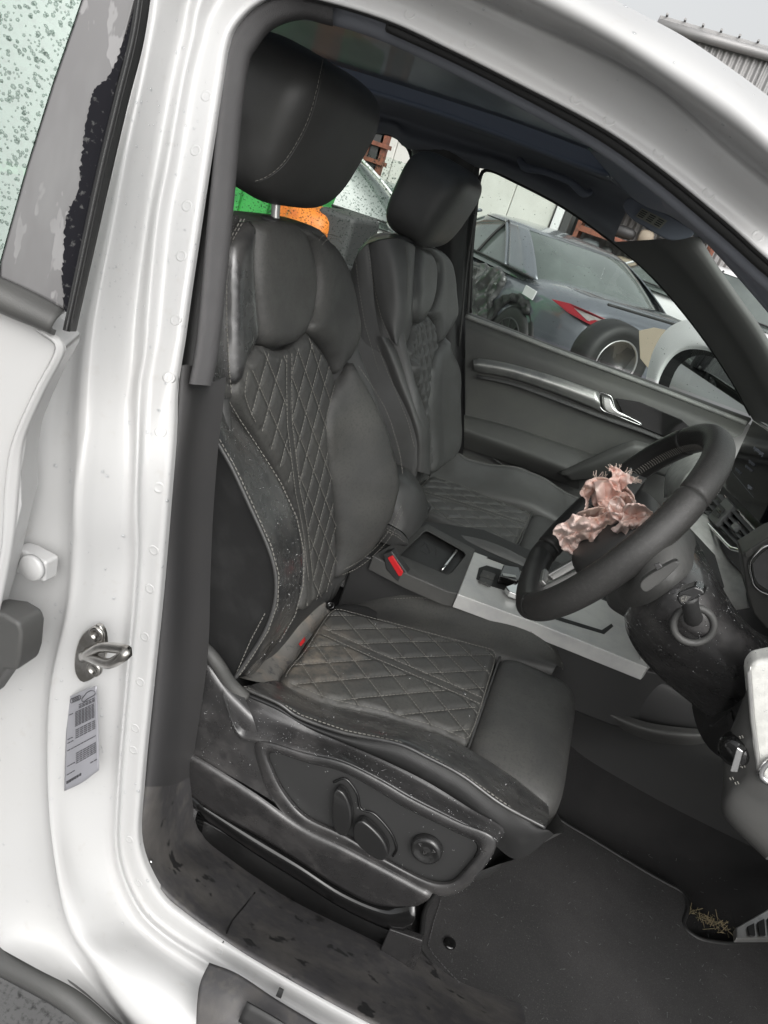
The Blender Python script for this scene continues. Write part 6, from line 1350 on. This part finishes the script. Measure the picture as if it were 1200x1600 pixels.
# ---- a builder for the wrecks
W['cglass'] = mat('car_glass_pale', g3(.10, (.85, 1, .94)), .07, coat=1.0, var=(2, g3(.16, (.85, 1, .93)), .35, .7))
W['tail'] = mat('tail_lamp_red', (.30, .02, .03, 1), .15, coat=.6)
W['tailw'] = mat('tail_lamp_clear', g3(.35, (1, .95, .93)), .15, coat=.6)
W['alloy'] = mat('dark_alloy', g3(.09), .35, .8); W['alloys'] = mat('silver_alloy', g3(.5), .3, .9)
def wreck(name, label, c, ang, paint, L=4.7, Wd=1.86, H=1.44, z=0, suv=False, detail=True, wheelm='alloy'):
    f = np.array([math.cos(ang), math.sin(ang), 0]); l = np.array([-f[1], f[0], 0]); c = np.array([c[0], c[1], z], float)
    T = lambda x, y, zz: c + f * x + l * y + np.array([0, 0, zz])
    root = thing(name, label, 'car', tuple(c), 'wrecked cars parked in the yard')
    hl = L / 2
    X_ = np.array([-hl, -hl + .06, -hl + .25, -hl + .7, -1.2, -.4, .5, 1.2, hl - .7, hl - .2, hl]); 
    top = np.array([.62, .90, 1.0, 1.0, .98, .95, .92, .88, .78, .66, .50]) * (1.12 if suv else 1)
    if suv: top[:3] = [.7, 1.02, 1.1]
    bot = np.array([.45, .32, .27, .22, .20, .20, .20, .20, .22, .25, .38]); hw = np.array([.62, .78, .88, .93, .93, .93, .93, .93, .92, .84, .60]) * Wd / 1.86
    xs2 = np.linspace(-hl, hl, 50); V = []; n = 32
    for x in xs2:
        t, b_, w_ = (np.interp(x, X_, q) for q in (top, bot, hw)); cz2 = (t + b_) / 2; hz = (t - b_) / 2
        for k in range(n):
            a = 2 * math.pi * k / n; s = math.sin(a); co = math.cos(a)
            V.append(T(x, w_ * math.copysign(abs(co) ** .34, co) * (1 - .05 * max(0, s) ** 2), cz2 + hz * math.copysign(abs(s) ** .6, s)))
    body = mesh('body', V, gridfaces(50, n, False, True) + [tuple(range(n - 1, -1, -1)), tuple(49 * n + k for k in range(n))], paint, root)
    # cabin: glass body, roof cap, pillars
    zb = .93 * (1.12 if suv else 1); 
    base = (-hl + (.25 if suv else .85), 1.15); tp = (-hl + (.55 if suv else 1.75), .25)
    def ring(k, grow=0):
        x0 = base[0] * (1 - k) + tp[0] * k; x1 = base[1] * (1 - k) + tp[1] * k; hw2 = (.86 * (1 - k) + .62 * k) * Wd / 1.86 + grow; zz = zb + (H - zb) * (1 - (1 - k) ** 1.35); out = []
        for j in range(48):
            a = 2 * math.pi * j / 48; co, s = math.cos(a), math.sin(a)
            out.append(T((x0 + x1) / 2 + (x1 - x0) / 2 * math.copysign(abs(co) ** .42, co), hw2 * math.copysign(abs(s) ** .42, s), zz))
        return out
    V = []; ks = (-.1, 0, .25, .5, .75, .90)
    for k in ks: V += ring(k)
    mesh('window_band', V, gridfaces(len(ks), 48, False, True), 'cglass', root)
    V = []; ks = (.84, .90, .95, 1.0)
    for k in ks: V += ring(k, .012)
    last = [c + (np.array(p) - c) for p in ring(1.0, .0)]
    ctr = np.mean(last, 0); V += [ctr + (p - ctr) * .6 + np.array([0, 0, .03]) for p in last]; V += [ctr + (p - ctr) * .1 + np.array([0, 0, .045]) for p in last]
    mesh('roof', V, gridfaces(6, 48, False, True) + [tuple(range(5 * 48, 6 * 48))], paint, root)
    for sd_ in (-1, 1):
        for (xb, xt, wd) in ((base[1] - .05, tp[1] + .02, .04), (-.25, -.30, .035), (base[0] + .62, tp[0] + .42, .03)):
            P = [T(xb * (1 - k) + xt * k, sd_ * ((.86 * (1 - k) + .63 * k) * Wd / 1.86 + .012), zb + (H - zb) * (1 - (1 - k) ** 1.35)) for k in (0, .3, .6, .9)]
            tube('pillar', P, wd * .8, paint if xb != -.25 else 'rubber', root, 8, 12, False, .5)
        zt = zb + (H - zb) * .93
        def Wk(k): return (.86 * (1 - k) + .62 * k) * Wd / 1.86 + .014
        rows_ = []
        for k in (0, .3, .6, .86):
            zz = zb + (H - zb) * (1 - (1 - k) ** 1.35); xa = base[0] * (1 - k) + tp[0] * k + .10 + .12 * (1 - k) * 0; xb2 = (base[0] + .60) * (1 - k) + (tp[0] + .40) * k
            rows_.append([T(xa, sd_ * (Wk(k) - .05), zz), T(xa + .12, sd_ * Wk(k), zz), T((xa + xb2) / 2, sd_ * Wk(k), zz), T(xb2, sd_ * Wk(k), zz)])
        patch('rear_pillar', rows_, paint, root, (4, 4), .01)
        tube('window_trim', [T(x, sd_ * .885 * Wd / 1.86, zb + .005) for x in np.linspace(base[0] + .1, base[1] - .05, 6)], .012, 'rubber', root, 6, 20)
        P = [T((base[0] * (1 - k) + tp[0] * k) if True else 0, 0, 0) for k in (0, 1)]
        for xx in (-.28, .75):
            tube('door_gap', [T(xx, sd_ * (.93 * Wd / 1.86 + .001), .85), T(xx, sd_ * (.93 * Wd / 1.86 + .001), .6), T(xx + .02, sd_ * (.93 * Wd / 1.86 - .005), .35)], .006, 'rubber', root, 6, 10)
        for xw in (-hl + .92, hl - .95):
            r_ = .335; ax = [f, np.array([0, 0, 1.]), l * sd_]; cw = T(xw, sd_ * (Wd / 2 - .12), r_)
            lathe('wheel_arch', [(.385, .02), (.385, .128), (.36, .132), (.0001, .132)], T(xw, sd_ * (Wd / 2 - .135), r_ + .02), ax, 'rubber', root, 30)
            wh = lathe('wheel', [(.22, .135), (.30, .145), (.335, .12), (.335, -.08)], cw, ax, 'rubber', root, 32)
            lathe('rim', [(.235, .12), (.23, .142), (.215, .144), (.205, .125), (.05, .11), (.0001, .11)], cw, ax, 'clutter2', wh, 28)
            for s in range(10):
                a = 2 * math.pi * s / 10 + .2; d_ = f * math.cos(a) + np.array([0, 0, 1.]) * math.sin(a); e = f * -math.sin(a) + np.array([0, 0, 1.]) * math.cos(a); o2 = cw + l * sd_ * .132
                prism('spoke', [o2 + d_ * .03 - e * .012, o2 + d_ * .22 - e * .016, o2 + d_ * .22 + e * .004, o2 + d_ * .03 + e * .012], l * sd_ * .012, wheelm, wh)
        # lamps
        tlp = [T(-hl + .50, sd_ * .925 * Wd / 1.86, .86), T(-hl + .28, sd_ * .895 * Wd / 1.86, .89), T(-hl + .10, sd_ * .83 * Wd / 1.86, .89), T(-hl + .0, sd_ * .62, .87), T(-hl - .01, sd_ * .60, .80), T(-hl + .07, sd_ * .80 * Wd / 1.86, .80), T(-hl + .26, sd_ * .893 * Wd / 1.86, .82)]
        tl_ = prism('tail_lamp', tlp, -f * .02 + l * sd_ * .025, 'tail', root, .004)
        ctr_ = np.mean(tlp, 0); prism('lamp_lens', [ctr_ + (q - ctr_) * np.array([.70, .70, .55]) + (-f * .022 + l * sd_ * .028) for q in tlp[1:6]], -f * .004 + l * sd_ * .004, 'tailw', tl_, .001)
        prism('head_lamp', [T(hl - .42, sd_ * .90 * Wd / 1.86, .70), T(hl - .12, sd_ * .76, .62), T(hl - .04, sd_ * .62, .56), T(hl - .15, sd_ * .80, .54)], f * .02 + l * sd_ * .015, 'tailw', root, .004)
        blob('door_mirror', T(.80, sd_ * (Wd / 2 + .06), .98), (.12, .2, .14), paint, root, [list(f), list(l), [0, 0, 1]], (3, 3, 3), 14, 8)
    tube('boot_edge', [T(-hl + .045, y, .985 * (1.12 if suv else 1)) for y in (-.72, -.3, 0, .3, .72)], .012, 'rubber', root, 6, 16)
    prism('number_plate_recess', [T(-hl - .02, -.26, .62), T(-hl - .02, .26, .62), T(-hl - .005, .26, .75), T(-hl - .005, -.26, .75)], f * .02, 'darkst', root)
    return root, T
W['slate'] = mat('slate_grey_car_paint', g3(.17, (.92, .99, 1.12)), .24, .35, coat=.9, var=(1.2, g3(.21, (.93, 1, 1.10)), .4, .7))
W['wpaint'] = mat('white_car_paint', g3(.72), .3, coat=.6)
W['teal'] = mat('dull_teal_car_paint', g3(.16, (.75, 1, .95)), .35, coat=.4); W['silv'] = mat('silver_car_paint', g3(.42), .32, .5, coat=.4)
th = math.atan2(.77, -.64)
sed, T = wreck('grey_sedan', 'slate grey sedan with crumpled black rear door seen through the passenger window', (-.99, 8.20), th, 'slate', 4.7, 1.86, 1.32, -.06)
# torn, dented side
W['dent'] = mat('scraped_black_panel', g3(.05), .28, coat=.7, var=[(6, g3(.16), .48, .62), (16, g3(.55), .66, .72)])
def dentS(u, v):
    h = .05 * abs(math.sin(u * 9 + 2.2 * math.sin(v * 7))) + .03 * abs(math.sin(v * 17 + u * 6)) - .035 + .02 * math.sin(u * 31 + v * 23)
    return T(u, .945 + h * .8, v)
dn = panel('dented_door', [(-1.06,.84),(-.9,.88),(-.6,.86),(-.3,.84),(.1,.83),(.5,.80),(.85,.72),(.9,.45),(.6,.30),(0,.26),(-.6,.26),(-.92,.34),(-1.02,.5),(-1.0,.66)], dentS, 'dent', sed, .045, 0, 1, None, .04, True, True)
panel('torn_arch', [(-1.62,.68),(-1.5,.76),(-1.3,.76),(-1.12,.68),(-1.02,.56),(-1.0,.40),(-1.07,.40),(-1.12,.54),(-1.25,.66),(-1.42,.70),(-1.58,.64)], lambda u, v: T(u, .952 + .02 * math.sin(u * 40) * math.sin(v * 33), v), 'clutter2', sed, .03, 0, 1, None, .03, True, True)
prism('paper_tag', [T(-1.62, .935, .86), T(-1.44, .94, .87), T(-1.43, .94, .79), T(-1.60, .935, .78)], T(0, .012, 0) - T(0, 0, 0), 'white', sed)
wreck('white_hatchback', 'white car partly hidden behind the grey sedan near the rack', (1.0, 11.2), math.radians(160), 'wpaint', 4.2, 1.8, 1.50, 0, True)
wreck('white_suv_wreck', 'white rain-blurred car seen through the rear door window', (-3.55, 7.9), math.radians(25), 'wpaint', 4.4, 1.8, 1.45, -.1)
wreck('teal_hatchback', 'dull teal car seen through the wet rear window beside the orange loader', (-2.95, 9.6), math.radians(100), 'teal', 4.2, 1.75, 1.3, -.15, True)
wreck('silver_hatchback', 'silver car parked far back behind the wet rear door window', (-6.5, 10.6), math.radians(40), 'silv', 4.3, 1.8, 1.5, 0, True)
# pale wall far behind the rear window
pw = box('boundary_wall', (-9.2, 13.2, 2.4), (11, .2, 4.8), 'pinkw', None, .01); pw.name = 'boundary_wall'; tag(pw, 'pale pinkish boundary wall at the back of the yard behind the rack frame', 'wall')
# loose wheel on a crate, cardboard
wc = Yp(950, 562, 5.2)
lw_ = thing('loose_wheel', 'loose road wheel with silver rim standing in front of the grey sedan', 'wheel', tuple(wc))
wa = [np.array([.80, .6, 0]), np.array([0, 0, 1.]), np.array([.60, -.80, 0]) * 1.0]
wa[2] = np.cross(wa[0], wa[1]); 
tyre = lathe('tyre', [(.17, .10), (.21, .115), (.255, .11), (.275, .085), (.278, .03), (.278, -.03), (.275, -.085), (.25, -.11), (.17, -.10)], wc, wa, 'rubber', lw_, 40)
rm = lathe('rim', [(.178, .10), (.170, .112), (.160, .10), (.150, .04), (.04, .05), (.0001, .05)], wc, wa, 'alloys', lw_, 36)
for s in range(8):
    a = 2 * math.pi * s / 8; d_ = wa[0] * math.cos(a) + wa[1] * math.sin(a); e = -wa[0] * math.sin(a) + wa[1] * math.cos(a); o2 = wc + wa[2] * .075
    prism('spoke', [o2 + d_ * .03 - e * .016, o2 + d_ * .165 - e * .022, o2 + d_ * .165 + e * .006, o2 + d_ * .03 + e * .016], wa[2] * .02, 'alloys', rm, .003)
cb = box('timber_crate', (wc[0] + .1, 5.25, (wc[2] - .278) / 2), (1.2, .8, wc[2] - .278), 'clutter3', None, .01); tag(cb, 'low timber crate under the loose wheel in front of the grey sedan', 'crate')
bd_ = prism('cardboard_sheet', [Yp(*q, 4.9) for q in [(998,517),(1022,512),(1042,516),(1035,540),(1012,575),(1000,560)]], (.0, .02, .0), 'clutter3', None, .003); tag(bd_, 'torn cream cardboard sheet leaning beside the loose wheel', 'cardboard')
# the passenger side door mirror of the white car
mp = Yp(1100, 600, 2.02); mn = np.array([-.62, -.78, .02]); mn /= np.linalg.norm(mn)
def Mp(px, py, o=0): return Pp(px, py, mp, mn) + mn * o
mr = thing('door_mirror', 'white-capped door mirror outside the passenger window reflecting the yard', 'mirror', tuple(mp))
cap = patch('mirror_cap', [[Mp(1000,640,-.01), Mp(1008,590,-.005), Mp(1022,545,0), Mp(1045,512,0), Mp(1080,500,0), Mp(1120,520,0), Mp(1170,570,0)],
                           [Mp(1010,650,-.08), Mp(1016,590,-.09), Mp(1030,548,-.10), Mp(1052,520,-.10), Mp(1082,508,-.10), Mp(1118,525,-.09), Mp(1160,575,-.08)],
                           [Mp(1050,660,-.13), Mp(1055,610,-.16), Mp(1065,580,-.17), Mp(1078,560,-.17), Mp(1095,550,-.17), Mp(1115,565,-.15), Mp(1140,600,-.13)]], 'wpaint', mr, (5, 5))
rimf = patch('cap_rim', [[Mp(1000,640,-.01), Mp(1008,590,-.005), Mp(1022,545,0), Mp(1045,512,0), Mp(1080,500,0), Mp(1120,520,0), Mp(1170,570,0)], [Mp(1018,640,.008), Mp(1026,594,.010), Mp(1038,565,.012), Mp(1058,545,.012), Mp(1082,535,.012), Mp(1118,545,.012), Mp(1165,590,.01)], [Mp(1024,640,.004), Mp(1030,598,.004), Mp(1044,568,.004), Mp(1064,550,.004), Mp(1090,546,.004), Mp(1122,556,.004), Mp(1165,600,.004)]], 'wpaint', mr, (5, 5))
prism('mirror_housing', [Mp(*q, .002) for q in cr([(1024,640),(1029,598),(1043,568),(1063,549),(1095,545),(1130,556),(1160,580),(1190,640),(1180,700),(1060,690)], 40, True)], -mn * .03, 'gloss_black', mr, .003)
prism('mirror_glass', [Mp(*q, .004) for q in cr([(1046,625),(1052,590),(1068,566),(1095,555),(1128,564),(1156,588),(1180,640),(1170,690),(1070,680)], 40, True)], -mn * .002, 'mirror', mr)
prism('warning_lamp', [Mp(*q, .0045) for q in [(1036,572),(1040,573),(1039,578),(1035,577)]], mn * .0005, 'white', mr)
